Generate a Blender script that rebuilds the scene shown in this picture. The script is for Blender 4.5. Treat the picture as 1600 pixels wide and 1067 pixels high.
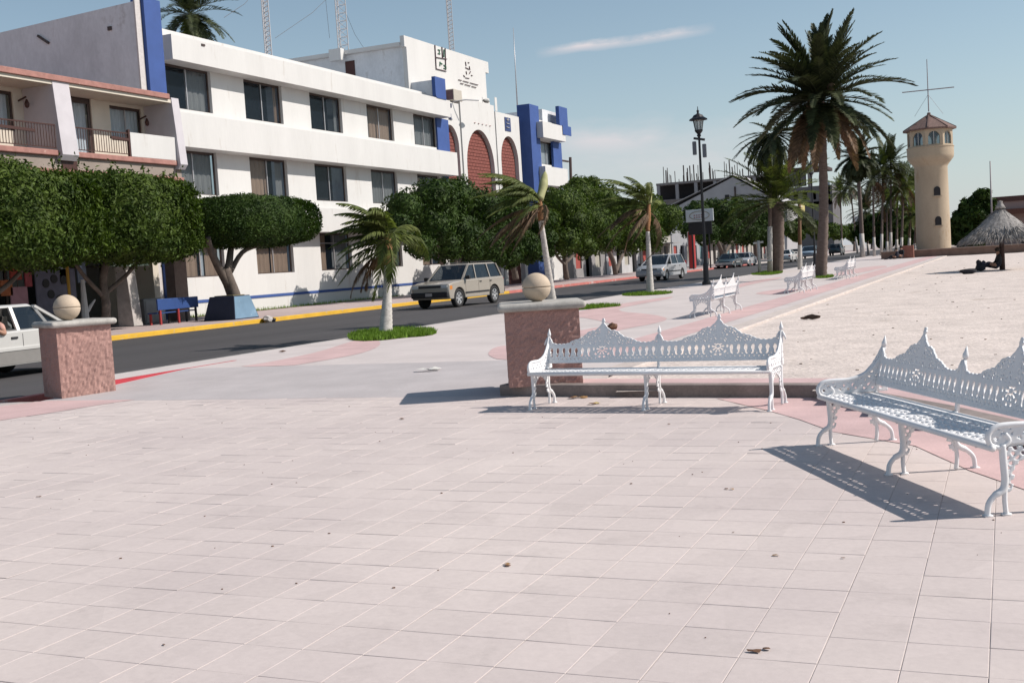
import bpy, bmesh, math, random
import numpy as np
from mathutils import Vector, Matrix
S = bpy.context.scene
for o in list(bpy.data.objects): bpy.data.objects.remove(o)
C = S.collection
R = math.radians

# ------------------------------------------------------------------ camera
F_PX, PITCH, ROLL, YAW, EYE = 1784.47, .0663735688, -.0621768185, .411904620, 1.55
_fw = np.array([-math.sin(YAW)*math.cos(PITCH), math.cos(YAW)*math.cos(PITCH), -math.sin(PITCH)])
_rt = np.array([math.cos(YAW), math.sin(YAW), 0.]); _up = np.cross(_rt, _fw)
_r = _rt*math.cos(ROLL)+_up*math.sin(ROLL); _u = -_rt*math.sin(ROLL)+_up*math.cos(ROLL)
cam = bpy.data.cameras.new('camera'); cam.sensor_width = 36; cam.lens = F_PX/1600*36
cam.clip_end = 5000; cam.clip_start = .1
camo = bpy.data.objects.new('camera', cam); C.objects.link(camo)
camo.matrix_world = Matrix(((_r[0], _u[0], -_fw[0], 0), (_r[1], _u[1], -_fw[1], 0), (_r[2], _u[2], -_fw[2], EYE), (0, 0, 0, 1)))
S.camera = camo
_O = np.array([0, 0, EYE])
def ray(x, y): return _r*(x-800)/F_PX-_u*(y-533.5)/F_PX+_fw
def G(x, y, z=0.): d = ray(x, y); q = _O+d*((z-EYE)/d[2]); return (float(q[0]), float(q[1]))
def PX(x, y, X): d = ray(x, y); q = _O+d*(X/d[0]); return (float(q[1]), float(q[2]))        # -> Y, Z on plane X
def PY(x, y, Y): d = ray(x, y); q = _O+d*(Y/d[1]); return (float(q[0]), float(q[2]))        # -> X, Z on plane Y
def project(p):
    q = np.array(p, float)-_O; f = q@_fw
    return (800+F_PX*(q@_r)/f, 533.5-F_PX*(q@_u)/f, f)

# ------------------------------------------------------------------ light
SUN_AZ, SUN_EL = R(21.5), R(41)          # azimuth measured from +X towards +Y
sdir = Vector((math.cos(SUN_AZ)*math.cos(SUN_EL), math.sin(SUN_AZ)*math.cos(SUN_EL), math.sin(SUN_EL)))
sun = bpy.data.lights.new('sun', 'SUN'); sun.energy = 5.0; sun.angle = R(.53); sun.color = (1, .925, .85)
suno = bpy.data.objects.new('sun', sun); C.objects.link(suno)
suno.rotation_euler = sdir.to_track_quat('Z', 'Y').to_euler()
W = bpy.data.worlds.new('World'); S.world = W; W.use_nodes = True
wt = W.node_tree; wt.nodes.clear()
def WN(t, **k):
    n = wt.nodes.new(t)
    for a, v in k.items(): setattr(n, a, v)
    return n
wo = WN('ShaderNodeOutputWorld'); bg = WN('ShaderNodeBackground'); bg.inputs['Strength'].default_value = .096
sky = WN('ShaderNodeTexSky', sky_type='NISHITA'); sky.sun_disc = False; sky.sun_elevation = SUN_EL
sky.sun_rotation = math.pi/2-SUN_AZ; sky.air_density = 1.0; sky.dust_density = .6; sky.ozone_density = 2.0
hs = WN('ShaderNodeHueSaturation'); hs.inputs['Saturation'].default_value = .86; hs.inputs['Value'].default_value = 1.0
tn = WN('ShaderNodeVectorMath', operation='MULTIPLY'); tn.inputs[1].default_value = (1.02, 1.13, 1.06); wt.links.new(sky.outputs[0], tn.inputs[0]); wt.links.new(tn.outputs[0], hs.inputs['Color'])
tc = WN('ShaderNodeTexCoord')
def wdot(v):
    n = WN('ShaderNodeVectorMath', operation='DOT_PRODUCT'); wt.links.new(tc.outputs['Generated'], n.inputs[0]); n.inputs[1].default_value = v; return n.outputs['Value']
def wm(op, a, b=None, c=None):
    n = WN('ShaderNodeMath', operation=op)
    for i, x in enumerate((a, b, c)):
        if x is None: continue
        if isinstance(x, (int, float)): n.inputs[i].default_value = x
        else: wt.links.new(x, n.inputs[i])
    return n.outputs[0]
def streak(p0, p1, thick, strength, nscale, seed):
    a = ray(*p0); b = ray(*p1); a /= np.linalg.norm(a); b /= np.linalg.norm(b)
    c = (a+b); c /= np.linalg.norm(c); al = b-a; L = np.linalg.norm(al)/2; al /= np.linalg.norm(al); pe = np.cross(c, al)
    u = wm('DIVIDE', wdot(tuple(al)), L); v = wdot(tuple(pe)); f = wdot(tuple(c))
    nz = WN('ShaderNodeTexNoise'); nz.inputs['Scale'].default_value = nscale; nz.inputs['Detail'].default_value = 6; nz.inputs['Roughness'].default_value = .6
    mp = WN('ShaderNodeMapping'); mp.inputs['Location'].default_value = (seed, seed, 0); mp.inputs['Scale'].default_value = (1, 1, 3)
    wt.links.new(tc.outputs['Generated'], mp.inputs[0]); wt.links.new(mp.outputs[0], nz.inputs['Vector'])
    n0 = wm('SUBTRACT', nz.outputs[0], .5)
    vv = wm('ABSOLUTE', wm('DIVIDE', wm('ADD', v, wm('MULTIPLY', n0, thick*1.3)), thick))
    mv = wm('SMOOTHSTEP' if False else 'SUBTRACT', 1., vv); mv = wm('MAXIMUM', mv, 0.)
    mu = wm('MAXIMUM', wm('SUBTRACT', 1., wm('POWER', wm('ABSOLUTE', u), 2.5)), 0.)
    m = wm('MULTIPLY', wm('MULTIPLY', mv, mu), wm('ADD', .55, wm('MULTIPLY', n0, 1.4)))
    m = wm('MULTIPLY', m, wm('GREATER_THAN', f, .2))
    return wm('MINIMUM', wm('MAXIMUM', wm('MULTIPLY', m, strength), 0.), 1.)
m1 = streak((835, 84), (1120, 44), .0055, 1.5, 26, 1.)
m2 = streak((850, 226), (1060, 216), .024, 1.25, 11, 4.)
m3 = streak((800, 268), (1280, 238), .04, .8, 8, 9.)
mask = wm('MAXIMUM', wm('MAXIMUM', m1, m2), m3)
mx = WN('ShaderNodeMix', data_type='RGBA')
el = wm('MAXIMUM', wdot((0, 0, 1)), 0.); hz_ = wm('POWER', wm('SUBTRACT', 1., el), 9.)
hm = WN('ShaderNodeMix', data_type='RGBA'); wt.links.new(wm('MULTIPLY', hz_, .8), hm.inputs['Factor']); wt.links.new(hs.outputs[0], hm.inputs['A']); hm.inputs['B'].default_value = (5.9, 6.2, 6.9, 1)
wt.links.new(mask, mx.inputs['Factor']); wt.links.new(hm.outputs['Result'], mx.inputs['A']); mx.inputs['B'].default_value = (7.4, 6.9, 7.1, 1)
wt.links.new(mx.outputs['Result'], bg.inputs['Color']); wt.links.new(bg.outputs[0], wo.inputs[0])
S.view_settings.view_transform = 'Standard'; S.view_settings.look = 'None'; S.view_settings.exposure = .1; S.view_settings.gamma = 1.0
S.view_settings.use_curve_mapping = False
S.render.engine = 'CYCLES'

# ------------------------------------------------------------------ materials
MATS = {}
def mat(name, col, rough=.7, var=.12, scale=8., bump=0., bscale=60., metal=0., spec=.4, col2=None, fine=0., coat=0., world=False, stretch=None, wear=None):
    if name in MATS: return MATS[name]
    m = bpy.data.materials.new(name); m.use_nodes = True; t = m.node_tree; b = t.nodes['Principled BSDF']; MATS[name] = m
    b.inputs['Roughness'].default_value = rough; b.inputs['Metallic'].default_value = metal
    b.inputs['Specular IOR Level'].default_value = spec; b.inputs['Coat Weight'].default_value = coat; b.inputs['Coat Roughness'].default_value = .08
    c = (*col, 1)
    if var <= 0 and col2 is None and bump <= 0:
        b.inputs['Base Color'].default_value = c; return m
    if world: src = t.nodes.new('ShaderNodeNewGeometry').outputs['Position']
    else: src = t.nodes.new('ShaderNodeTexCoord').outputs['Object']
    if stretch:
        mp = t.nodes.new('ShaderNodeMapping'); mp.inputs['Scale'].default_value = stretch; t.links.new(src, mp.inputs[0]); src = mp.outputs[0]
    nz = t.nodes.new('ShaderNodeTexNoise'); nz.inputs['Scale'].default_value = scale; nz.inputs['Detail'].default_value = 6; nz.inputs['Roughness'].default_value = .62
    t.links.new(src, nz.inputs['Vector'])
    rp = t.nodes.new('ShaderNodeValToRGB'); rp.color_ramp.elements[0].position = .32; rp.color_ramp.elements[1].position = .68
    lo = col2 if col2 else tuple(max(0, x*(1-var)) for x in col); hi = col if col2 else tuple(min(1, x*(1+var*.6)) for x in col)
    rp.color_ramp.elements[0].color = (*lo, 1); rp.color_ramp.elements[1].color = (*hi, 1)
    t.links.new(nz.outputs[0], rp.inputs[0]); out = rp.outputs[0]
    if fine > 0:
        n2 = t.nodes.new('ShaderNodeTexNoise'); n2.inputs['Scale'].default_value = bscale; n2.inputs['Detail'].default_value = 3
        t.links.new(src, n2.inputs['Vector'])
        r2 = t.nodes.new('ShaderNodeMapRange'); r2.inputs[1].default_value = .3; r2.inputs[2].default_value = .7; r2.inputs[3].default_value = 1-fine; r2.inputs[4].default_value = 1+fine
        t.links.new(n2.outputs[0], r2.inputs[0])
        mm = t.nodes.new('ShaderNodeVectorMath'); mm.operation = 'SCALE'; t.links.new(out, mm.inputs[0]); t.links.new(r2.outputs[0], mm.inputs['Scale']); out = mm.outputs[0]
    if wear:
        n3 = t.nodes.new('ShaderNodeTexNoise'); n3.inputs['Scale'].default_value = wear[1]; n3.inputs['Detail'].default_value = 8; n3.inputs['Roughness'].default_value = .7
        t.links.new(src, n3.inputs['Vector'])
        r3 = t.nodes.new('ShaderNodeMapRange'); r3.inputs[1].default_value = wear[2]; r3.inputs[2].default_value = wear[2]+.06
        t.links.new(n3.outputs[0], r3.inputs[0])
        m3_ = t.nodes.new('ShaderNodeMix'); m3_.data_type = 'RGBA'; t.links.new(r3.outputs[0], m3_.inputs['Factor']); t.links.new(out, m3_.inputs['A']); m3_.inputs['B'].default_value = (*wear[0], 1); out = m3_.outputs['Result']
    t.links.new(out, b.inputs['Base Color'])
    if bump > 0:
        n4 = t.nodes.new('ShaderNodeTexNoise'); n4.inputs['Scale'].default_value = bscale; n4.inputs['Detail'].default_value = 5; t.links.new(src, n4.inputs['Vector'])
        bp = t.nodes.new('ShaderNodeBump'); bp.inputs['Strength'].default_value = min(1, bump*20 if bump < .05 else 1); bp.inputs['Distance'].default_value = bump
        t.links.new(n4.outputs[0], bp.inputs['Height']); t.links.new(bp.outputs[0], b.inputs['Normal'])
    return m
def leafmat(name, c1, c2, scale=2.5, trans=.35):
    if name in MATS: return MATS[name]
    m = mat(name, c1, .6, 0, scale, col2=c2, spec=.15)
    t = m.node_tree; b = t.nodes['Principled BSDF']; out = t.nodes['Material Output']
    tr = t.nodes.new('ShaderNodeBsdfTranslucent'); ms = t.nodes.new('ShaderNodeMixShader'); ms.inputs[0].default_value = trans
    lk = b.inputs['Base Color'].links[0].from_socket; br = t.nodes.new('ShaderNodeVectorMath'); br.operation = 'MULTIPLY'; br.inputs[1].default_value = (1.3, 1.5, .6)
    t.links.new(lk, br.inputs[0]); t.links.new(br.outputs[0], tr.inputs[0])
    t.links.new(b.outputs[0], ms.inputs[1]); t.links.new(tr.outputs[0], ms.inputs[2]); t.links.new(ms.outputs[0], out.inputs[0])
    # leaf to leaf variation
    g = t.nodes.new('ShaderNodeNewGeometry'); r = t.nodes.new('ShaderNodeMapRange'); r.inputs[3].default_value = .6; r.inputs[4].default_value = 1.45
    t.links.new(g.outputs['Random Per Island'], r.inputs[0]); s = t.nodes.new('ShaderNodeVectorMath'); s.operation = 'SCALE'
    t.links.new(lk, s.inputs[0]); t.links.new(r.outputs[0], s.inputs['Scale']); t.links.new(s.outputs[0], b.inputs['Base Color']); t.links.new(s.outputs[0], br.inputs[0])
    return m
def glassmat(name, tint, transp=.35, rough=.04):
    if name in MATS: return MATS[name]
    m = bpy.data.materials.new(name); m.use_nodes = True; t = m.node_tree; b = t.nodes['Principled BSDF']; out = t.nodes['Material Output']; MATS[name] = m
    b.inputs['Base Color'].default_value = (*tint, 1); b.inputs['Roughness'].default_value = rough; b.inputs['Specular IOR Level'].default_value = .7
    tr = t.nodes.new('ShaderNodeBsdfTransparent'); tr.inputs[0].default_value = (.75, .8, .82, 1)
    ms = t.nodes.new('ShaderNodeMixShader'); ms.inputs[0].default_value = transp
    t.links.new(b.outputs[0], ms.inputs[1]); t.links.new(tr.outputs[0], ms.inputs[2]); t.links.new(ms.outputs[0], out.inputs[0])
    return m

# ------------------------------------------------------------------ mesh helpers
class MB:
    def __init__(s): s.v = []; s.f = []; s.mi = []; s.cur = 0
    def add(s, vs, fs):
        n = len(s.v); s.v.extend([tuple(map(float, p)) for p in vs]); s.f.extend([tuple(i+n for i in f) for f in fs]); s.mi.extend([s.cur]*len(fs)); return s
    def box(s, x0, x1, y0, y1, z0, z1):
        return s.add([(x0, y0, z0), (x1, y0, z0), (x1, y1, z0), (x0, y1, z0), (x0, y0, z1), (x1, y0, z1), (x1, y1, z1), (x0, y1, z1)],
                     [(0, 3, 2, 1), (4, 5, 6, 7), (0, 1, 5, 4), (1, 2, 6, 5), (2, 3, 7, 6), (3, 0, 4, 7)])
    def cbox(s, c, h, rz=0.):
        ca, sa = math.cos(rz), math.sin(rz); vs = []
        for dz in (-1, 1):
            for dx, dy in ((-1, -1), (1, -1), (1, 1), (-1, 1)):
                x, y = dx*h[0], dy*h[1]; vs.append((c[0]+x*ca-y*sa, c[1]+x*sa+y*ca, c[2]+dz*h[2]))
        return s.add(vs, [(0, 3, 2, 1), (4, 5, 6, 7), (0, 1, 5, 4), (1, 2, 6, 5), (2, 3, 7, 6), (3, 0, 4, 7)])
    def tube(s, pts, rad, n=8, cap=True, flat=None):
        pts = [Vector(p) for p in pts]; k = len(pts); rs = rad if isinstance(rad, (list, tuple)) else [rad]*k
        vs = []; fs = []; prev = None
        for i, p in enumerate(pts):
            t = (pts[min(i+1, k-1)]-pts[max(i-1, 0)])
            if t.length < 1e-9: t = Vector((0, 0, 1))
            t.normalize()
            if prev is None:
                a = Vector((0, 0, 1)) if abs(t.z) < .9 else Vector((1, 0, 0)); nrm = (a-t*a.dot(t)).normalized()
            else: nrm = (prev-t*prev.dot(t)); nrm = nrm.normalized() if nrm.length > 1e-6 else prev
            prev = nrm; bi = t.cross(nrm)
            for j in range(n):
                a = 2*math.pi*j/n; vs.append(p+(nrm*math.cos(a)+bi*math.sin(a))*rs[i])
        for i in range(k-1):
            for j in range(n):
                a = i*n+j; b = i*n+(j+1) % n; fs.append((a, b, b+n, a+n))
        if cap: fs.append(tuple(range(n))[::-1]); fs.append(tuple((k-1)*n+j for j in range(n)))
        return s.add(vs, fs)
    def bar(s, a, b, w, h=None): # square section bar
        h = h or w; a = Vector(a); b = Vector(b); t = (b-a).normalized(); up = Vector((0, 0, 1)) if abs(t.z) < .95 else Vector((0, 1, 0))
        x = t.cross(up).normalized()*w/2; y = x.cross(t).normalized()*h/2; vs = []
        for p in (a, b):
            vs += [p-x-y, p+x-y, p+x+y, p-x+y]
        return s.add(vs, [(0, 3, 2, 1), (4, 5, 6, 7), (0, 1, 5, 4), (1, 2, 6, 5), (2, 3, 7, 6), (3, 0, 4, 7)])
    def lathe(s, prof, n=24, c=(0, 0, 0), sx=1., sy=1.):
        vs = []; fs = []; k = len(prof)
        for r, z in prof:
            for j in range(n):
                a = 2*math.pi*j/n; vs.append((c[0]+r*math.cos(a)*sx, c[1]+r*math.sin(a)*sy, c[2]+z))
        for i in range(k-1):
            for j in range(n):
                a = i*n+j; b = i*n+(j+1) % n; fs.append((a, b, b+n, a+n))
        fs.append(tuple(range(n))[::-1]); fs.append(tuple((k-1)*n+j for j in range(n)))
        return s.add(vs, fs)
    def prism(s, poly, axis, a0, a1, fn=None): # poly in the 2 other axes, extruded along axis from a0 to a1
        n = len(poly); vs = []
        for a in (a0, a1):
            for p in poly:
                if axis == 'x': vs.append((a, p[0], p[1]))
                elif axis == 'y': vs.append((p[0], a, p[1]))
                else: vs.append((p[0], p[1], a))
        fs = [tuple(range(n))[::-1], tuple(range(n, 2*n))]+[(i, (i+1) % n, (i+1) % n+n, i+n) for i in range(n)]
        return s.add(vs, fs)
    def sheet(s, poly, z): return s.add([(x, y, z) for x, y in poly], [tuple(range(len(poly)))])
    def quad(s, *p): return s.add(p, [tuple(range(len(p)))])
    def mesh(s, name, mats, smooth=False):
        me = bpy.data.meshes.new(name); me.from_pydata(s.v, [], s.f)
        for m in (mats if isinstance(mats, (list, tuple)) else [mats]): me.materials.append(m)
        if any(s.mi): me.polygons.foreach_set('material_index', s.mi)
        bm = bmesh.new(); bm.from_mesh(me); bmesh.ops.recalc_face_normals(bm, faces=bm.faces); bm.to_mesh(me); bm.free()
        if smooth: me.polygons.foreach_set('use_smooth', [True]*len(me.polygons))
        return me
    def build(s, name, m, parent=None, smooth=False, bevel=0., seg=2, auto=False):
        o = bpy.data.objects.new(name, s.mesh(name, m, smooth or auto)); C.objects.link(o); o.parent = parent
        if bevel:
            b = o.modifiers.new('bevel', 'BEVEL'); b.width = bevel; b.segments = seg; b.limit_method = 'ANGLE'; b.angle_limit = R(35)
        if auto:
            me = o.data; bm = bmesh.new(); bm.from_mesh(me)
            for e in bm.edges:
                if len(e.link_faces) == 2 and e.calc_face_angle(0) > R(40): e.smooth = False
            bm.to_mesh(me); bm.free()
        return o
def tag(o, label=None, cat=None, group=None, kind=None):
    if label: o['label'] = label
    if cat: o['category'] = cat
    if group: o['group'] = group
    if kind: o['kind'] = kind
    return o
def thing(name, loc, label, cat, rz=0., group=None, scale=1.):
    o = bpy.data.objects.new(name, None); C.objects.link(o); o.location = loc; o.rotation_euler = (0, 0, rz); o.scale = (scale,)*3; o.empty_display_size = .2
    return tag(o, label, cat, group)
def struct(o): o['kind'] = 'structure'; return o
def copy_tree(src, label, loc, rz, group=None, scale=None):
    def cp(o, par):
        c = o.copy(); C.objects.link(c); c.parent = par
        for ch in o.children: cp(ch, c)
        return c
    c = cp(src, None); c.location = loc; c.rotation_euler = (0, 0, rz); c['label'] = label
    if group: c['group'] = group
    if scale: c.scale = (scale,)*3
    return c
def raw(name, V, Fq, m, parent=None, smooth=False):
    """numpy verts (N,3) and faces (M,k)"""
    me = bpy.data.meshes.new(name); V = np.asarray(V, np.float32); Fq = np.asarray(Fq, np.int32); k = Fq.shape[1]
    me.vertices.add(len(V)); me.vertices.foreach_set('co', V.ravel())
    me.loops.add(Fq.size); me.loops.foreach_set('vertex_index', Fq.ravel())
    me.polygons.add(len(Fq)); me.polygons.foreach_set('loop_start', np.arange(len(Fq), dtype=np.int32)*k)
    me.update(calc_edges=True); me.validate()
    for x in (m if isinstance(m, (list, tuple)) else [m]): me.materials.append(x)
    if smooth: me.polygons.foreach_set('use_smooth', [True]*len(Fq))
    o = bpy.data.objects.new(name, me); C.objects.link(o); o.parent = parent
    return o

M = dict(
 tile=None,
 white=mat('white_iron_paint', (.74, .74, .75), .42, .05, 9, .0006, 90, wear=((.35, .22, .15), 16, .735)),
 concrete=mat('weathered_concrete', (.44, .41, .39), .9, .22, 5, .002, 60, fine=.08),
 cap=mat('cap_stone', (.40, .38, .35), .85, .28, 5, .002, 70, fine=.1),
 kerbdark=mat('kerb_concrete', (.24, .20, .185), .9, .3, 3, .003, 40, fine=.1),
 pebble=mat('pink_pebbledash', (.36, .215, .187), .95, .14, 3, .009, 75, fine=.20),
 ball=mat('ball_stone', (.47, .38, .29), .85, .12, 6, .0015, 80, fine=.07),
 asphalt=mat('asphalt', (.062, .058, .06), .85, .18, .5, .002, 90, fine=.16, world=True, stretch=(1.2, .06, 1)),
 promenade=mat('promenade_concrete', (.53, .475, .46), .9, .1, .8, .001, 50, fine=.05, world=True),
 rampgrey=mat('ramp_concrete', (.435, .40, .40), .9, .1, 1.2, .002, 60, fine=.07, world=True),
 pink=mat('pink_concrete', (.54, .38, .372), .9, .13, 1.5, .001, 60, fine=.08, world=True),
 farwalk=mat('far_sidewalk', (.42, .34, .33), .9, .16, 1.2, .001, 40, fine=.06, world=True),
 sand=mat('pale_sand', (.60, .52, .475), .95, .15, 1.6, .03, 17, fine=.15, world=True, stretch=(1, 1, 1), wear=((.42, .35, .30), .55, .62)),
 yellow=mat('yellow_kerb_paint', (.62, .36, .03), .7, .12, 2, .001, 60, fine=.1, world=True, wear=((.42, .34, .25), 3.5, .59)),
 red=mat('red_kerb_paint', (.40, .035, .05), .7, .15, 2, .001, 60, fine=.1, world=True, wear=((.48, .3, .28), 5, .66)),
 redfar=mat('faded_red_kerb_paint', (.48, .15, .13), .7, .15, 2, .001, 60, fine=.1, world=True, wear=((.5, .4, .37), 1.8, .56)),
 grass=leafmat('lawn_grass', (.15, .24, .035), (.09, .16, .02), 3, .25),
 soil=mat('bed_soil', (.16, .13, .06), .95, .3, 4, .01, 40),
)
def tilemat():
    m = bpy.data.materials.new('plaza_tile'); m.use_nodes = True; t = m.node_tree; b = t.nodes['Principled BSDF']; b.inputs['Roughness'].default_value = .86; b.inputs['Specular IOR Level'].default_value = .3
    N = t.nodes.new; L = t.links.new
    g = N('ShaderNodeNewGeometry')
    sn = N('ShaderNodeVectorMath'); sn.operation = 'ADD'; sn.inputs[1].default_value = (-TX0, -TY0, 0); L(g.outputs['Position'], sn.inputs[0])
    s2 = N('ShaderNodeVectorMath'); s2.operation = 'DIVIDE'; s2.inputs[1].default_value = (TPX, TPY, 1000); L(sn.outputs[0], s2.inputs[0])
    fl = N('ShaderNodeVectorMath'); fl.operation = 'FLOOR'; L(s2.outputs[0], fl.inputs[0])
    wn = N('ShaderNodeTexWhiteNoise'); L(fl.outputs[0], wn.inputs['Vector'])
    r1 = N('ShaderNodeMapRange'); r1.inputs[3].default_value = .965; r1.inputs[4].default_value = 1.03; L(wn.outputs['Value'], r1.inputs[0])
    n1 = N('ShaderNodeTexNoise'); n1.inputs['Scale'].default_value = .45; n1.inputs['Detail'].default_value = 5; L(g.outputs['Position'], n1.inputs['Vector'])
    cr = N('ShaderNodeValToRGB'); cr.color_ramp.elements[0].position = .33; cr.color_ramp.elements[1].position = .66
    cr.color_ramp.elements[0].color = (.495, .430, .415, 1); cr.color_ramp.elements[1].color = (.580, .508, .480, 1); L(n1.outputs[0], cr.inputs[0])
    n2 = N('ShaderNodeTexNoise'); n2.inputs['Scale'].default_value = 22; n2.inputs['Detail'].default_value = 6; n2.inputs['Roughness'].default_value = .7; L(g.outputs['Position'], n2.inputs['Vector'])
    r2 = N('ShaderNodeMapRange'); r2.inputs[1].default_value = .25; r2.inputs[2].default_value = .75; r2.inputs[3].default_value = .93; r2.inputs[4].default_value = 1.06; L(n2.outputs[0], r2.inputs[0])
    n3 = N('ShaderNodeTexNoise'); n3.inputs['Scale'].default_value = 2.6; n3.inputs['Detail'].default_value = 9; n3.inputs['Roughness'].default_value = .75; L(g.outputs['Position'], n3.inputs['Vector'])
    r3 = N('ShaderNodeMapRange'); r3.inputs[1].default_value = .53; r3.inputs[2].default_value = .76; r3.inputs[3].default_value = 1; r3.inputs[4].default_value = .84; L(n3.outputs[0], r3.inputs[0])
    m1 = N('ShaderNodeMath'); m1.operation = 'MULTIPLY'; L(r1.outputs[0], m1.inputs[0]); L(r2.outputs[0], m1.inputs[1])
    m2 = N('ShaderNodeMath'); m2.operation = 'MULTIPLY'; L(m1.outputs[0], m2.inputs[0]); L(r3.outputs[0], m2.inputs[1])
    sc = N('ShaderNodeVectorMath'); sc.operation = 'SCALE'; L(cr.outputs[0], sc.inputs[0]); L(m2.outputs[0], sc.inputs['Scale']); L(sc.outputs[0], b.inputs['Base Color'])
    bp = N('ShaderNodeBump'); bp.inputs['Distance'].default_value = .0012; bp.inputs['Strength'].default_value = .8; L(n2.outputs[0], bp.inputs['Height']); L(bp.outputs[0], b.inputs['Normal'])
    return m
TX0, TY0, TPX, TPY = -.105, 4.245, .2955, .316
M['tile'] = tilemat()

# ================================================================== SETTING
ZP, ZR = .13, -.02        # promenade level, road level (plaza = 0)
KX = -13.95               # road-side kerb of the promenade
FX = -25.75               # far kerb
gm = mat('bare_ground', (.42, .36, .31), .95, .15, .02, world=True)
struct(MB().sheet([(-1500, -300), (1500, -300), (1500, 3000), (-1500, 3000)], -.34).build('ground', gm))
# plaza: bed, 300 nearest tiles as parts, the rest joined
bed = MB().box(KX, 9, -3, 12.42, -.3, -.0028).build('plaza', mat('joint_mortar', (.46, .405, .385), .95, .15, 8, .003, 60, world=True)); struct(bed)
def tile_geo(mb, cx, cy, dz=0., tx=0., ty=0., g=.0016, w=None, h=None):
    hx = TPX/2-g; hy = TPY/2-g; c = .0018
    vs = []
    for z, ins in ((-.0027, 0), (-.0013, 0), (0, c)):
        for sx, sy in ((-1, -1), (1, -1), (1, 1), (-1, 1)):
            x = sx*(hx-ins); y = sy*(hy-ins); vs.append((cx+x, cy+y, z+dz+(tx*x+ty*y if z == 0 else 0)))
    fs = [(8, 9, 10, 11)]
    for l in (0, 4):
        for i in range(4): j = (i+1) % 4; fs.append((l+i, l+j, l+j+4, l+i+4))
    mb.add(vs, fs)
rng = random.Random(5)
cells = []
for i in range(-44, 22):
    for j in range(-12, 26):
        cx = TX0+(i+.5)*TPX; cy = TY0+(j+.5)*TPY
        if cy > 12.36 or cy < 1.4 or cx < -13.4 or cx > 5: continue
        ax, ay, f = project((cx, cy, 0))
        if f < .6 or ax < -120 or ax > 1720 or ay > 1250: 
            if f < 1.2 or ax < -600 or ax > 2200: continue
            cells.append((9e9, cx, cy)); continue
        cells.append((f, cx, cy))
cells.sort()
tm = MB(); tile_geo(tm, 0, 0); tme = tm.mesh('tile', M['tile'])
for f, cx, cy in cells[:300]:
    o = bpy.data.objects.new('tile', tme); C.objects.link(o); o.parent = bed
    o.location = (cx, cy, rng.uniform(-.0006, .0006)); o.rotation_euler = (rng.gauss(0, .003), rng.gauss(0, .003), rng.gauss(0, .0012))
rest = MB()
for f, cx, cy in cells[300:]: tile_geo(rest, cx, cy, rng.uniform(-.0006, .0006), rng.gauss(0, .004), rng.gauss(0, .004), g=.0015)
tag(rest.build('tile', M['tile'], bed), kind='stuff')

# pink bands painted on the plaza
def band(name, pts, z, m): return struct(MB().sheet(pts, z).build(name, m))
def smoothpoly(pts, it=2):
    for _ in range(it):
        q = []
        for i in range(len(pts)):
            a = pts[i]; b = pts[(i+1) % len(pts)]
            q += [(a[0]*.75+b[0]*.25, a[1]*.75+b[1]*.25), (a[0]*.25+b[0]*.75, a[1]*.25+b[1]*.75)]
        pts = q
    return pts
pinkjoint = M['pink']
band('pink_paving', [G(*p) for p in [(-60, 646), (0, 635), (60, 627.5), (110, 624), (160, 622.5), (215, 624), (160, 632), (80, 645), (0, 657), (-70, 667)]], .004, pinkjoint)
kpts = [(-5.58, 12.42), (-1.84, 11.95)]
kb = [G(1330, 634), G(1450, 659), G(1560, 688), G(1700, 730)]
lower = [G(*p) for p in [(1120, 623), (1205, 643), (1250, 656), (1302, 675), (1430, 697), (1514, 735), (1600, 765), (1720, 815)]]
upper = [(-1.9, 11.93)]+[(x, y) for x, y in kb]
poly = lower+upper[::-1]
band('pink_paving', poly, .004, pinkjoint)

# kerb wall between plaza and sand (a low step)
kline = [(-5.62, 12.40), (-1.86, 11.93), *kb, (3.2, 4.2)]
def offset_line(ln, d):
    out = []
    for i, p in enumerate(ln):
        a = Vector(ln[max(i-1, 0)]); b = Vector(ln[min(i+1, len(ln)-1)]); t = (b-a).normalized(); n = Vector((-t.y, t.x)); out.append((p[0]+n.x*d, p[1]+n.y*d))
    return out
def strip(mb, a, b, z0, z1):
    for i in range(len(a)-1):
        mb.add([(*a[i], z0), (*a[i+1], z0), (*b[i+1], z0), (*b[i], z0), (*a[i], z1), (*a[i+1], z1), (*b[i+1], z1), (*b[i], z1)],
               [(3, 2, 1, 0), (4, 5, 6, 7), (0, 1, 5, 4), (2, 3, 7, 6)]+([(3, 0, 4, 7)] if i == 0 else [])+([(1, 2, 6, 5)] if i == len(a)-2 else []))
    return mb
kin = offset_line(kline, .2)
struct(strip(MB(), kline, kin, -.1, .135).build('kerb', M['kerbdark'], bevel=.012))
pin = offset_line(kline, .75)
struct(strip(MB(), offset_line(kline, .2), pin, -.1, .118).build('pink_paving', M['pink']))
# promenade slab, ramp, side kerbs
YF = 190.
pm = MB()
pm.prism([(KX+.16, 14.1), (-13.05, 14.1), (-13.05, 15.7), (-5.62, 15.7), (-5.62, 12.75), (-4.95, 12.55), (-4.85, 14.0), (-4.62, 17), (-4.62, YF), (KX+.16, YF)], 'z', -.3, ZP)
struct(pm.build('promenade', M['promenade']))
rp = MB(); x0, x1 = -13.0, -5.64
rp.add([(x0, 12.42, -.1), (x1, 12.42, -.1), (x1, 15.7, -.1), (x0, 15.7, -.1), (x0, 12.42, .001), (x1, 12.42, .001), (x1, 15.7, ZP), (x0, 15.7, ZP)],
       [(0, 3, 2, 1), (4, 5, 6, 7), (0, 1, 5, 4), (1, 2, 6, 5), (2, 3, 7, 6), (3, 0, 4, 7)])
struct(rp.build('ramp', M['rampgrey']))
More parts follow.
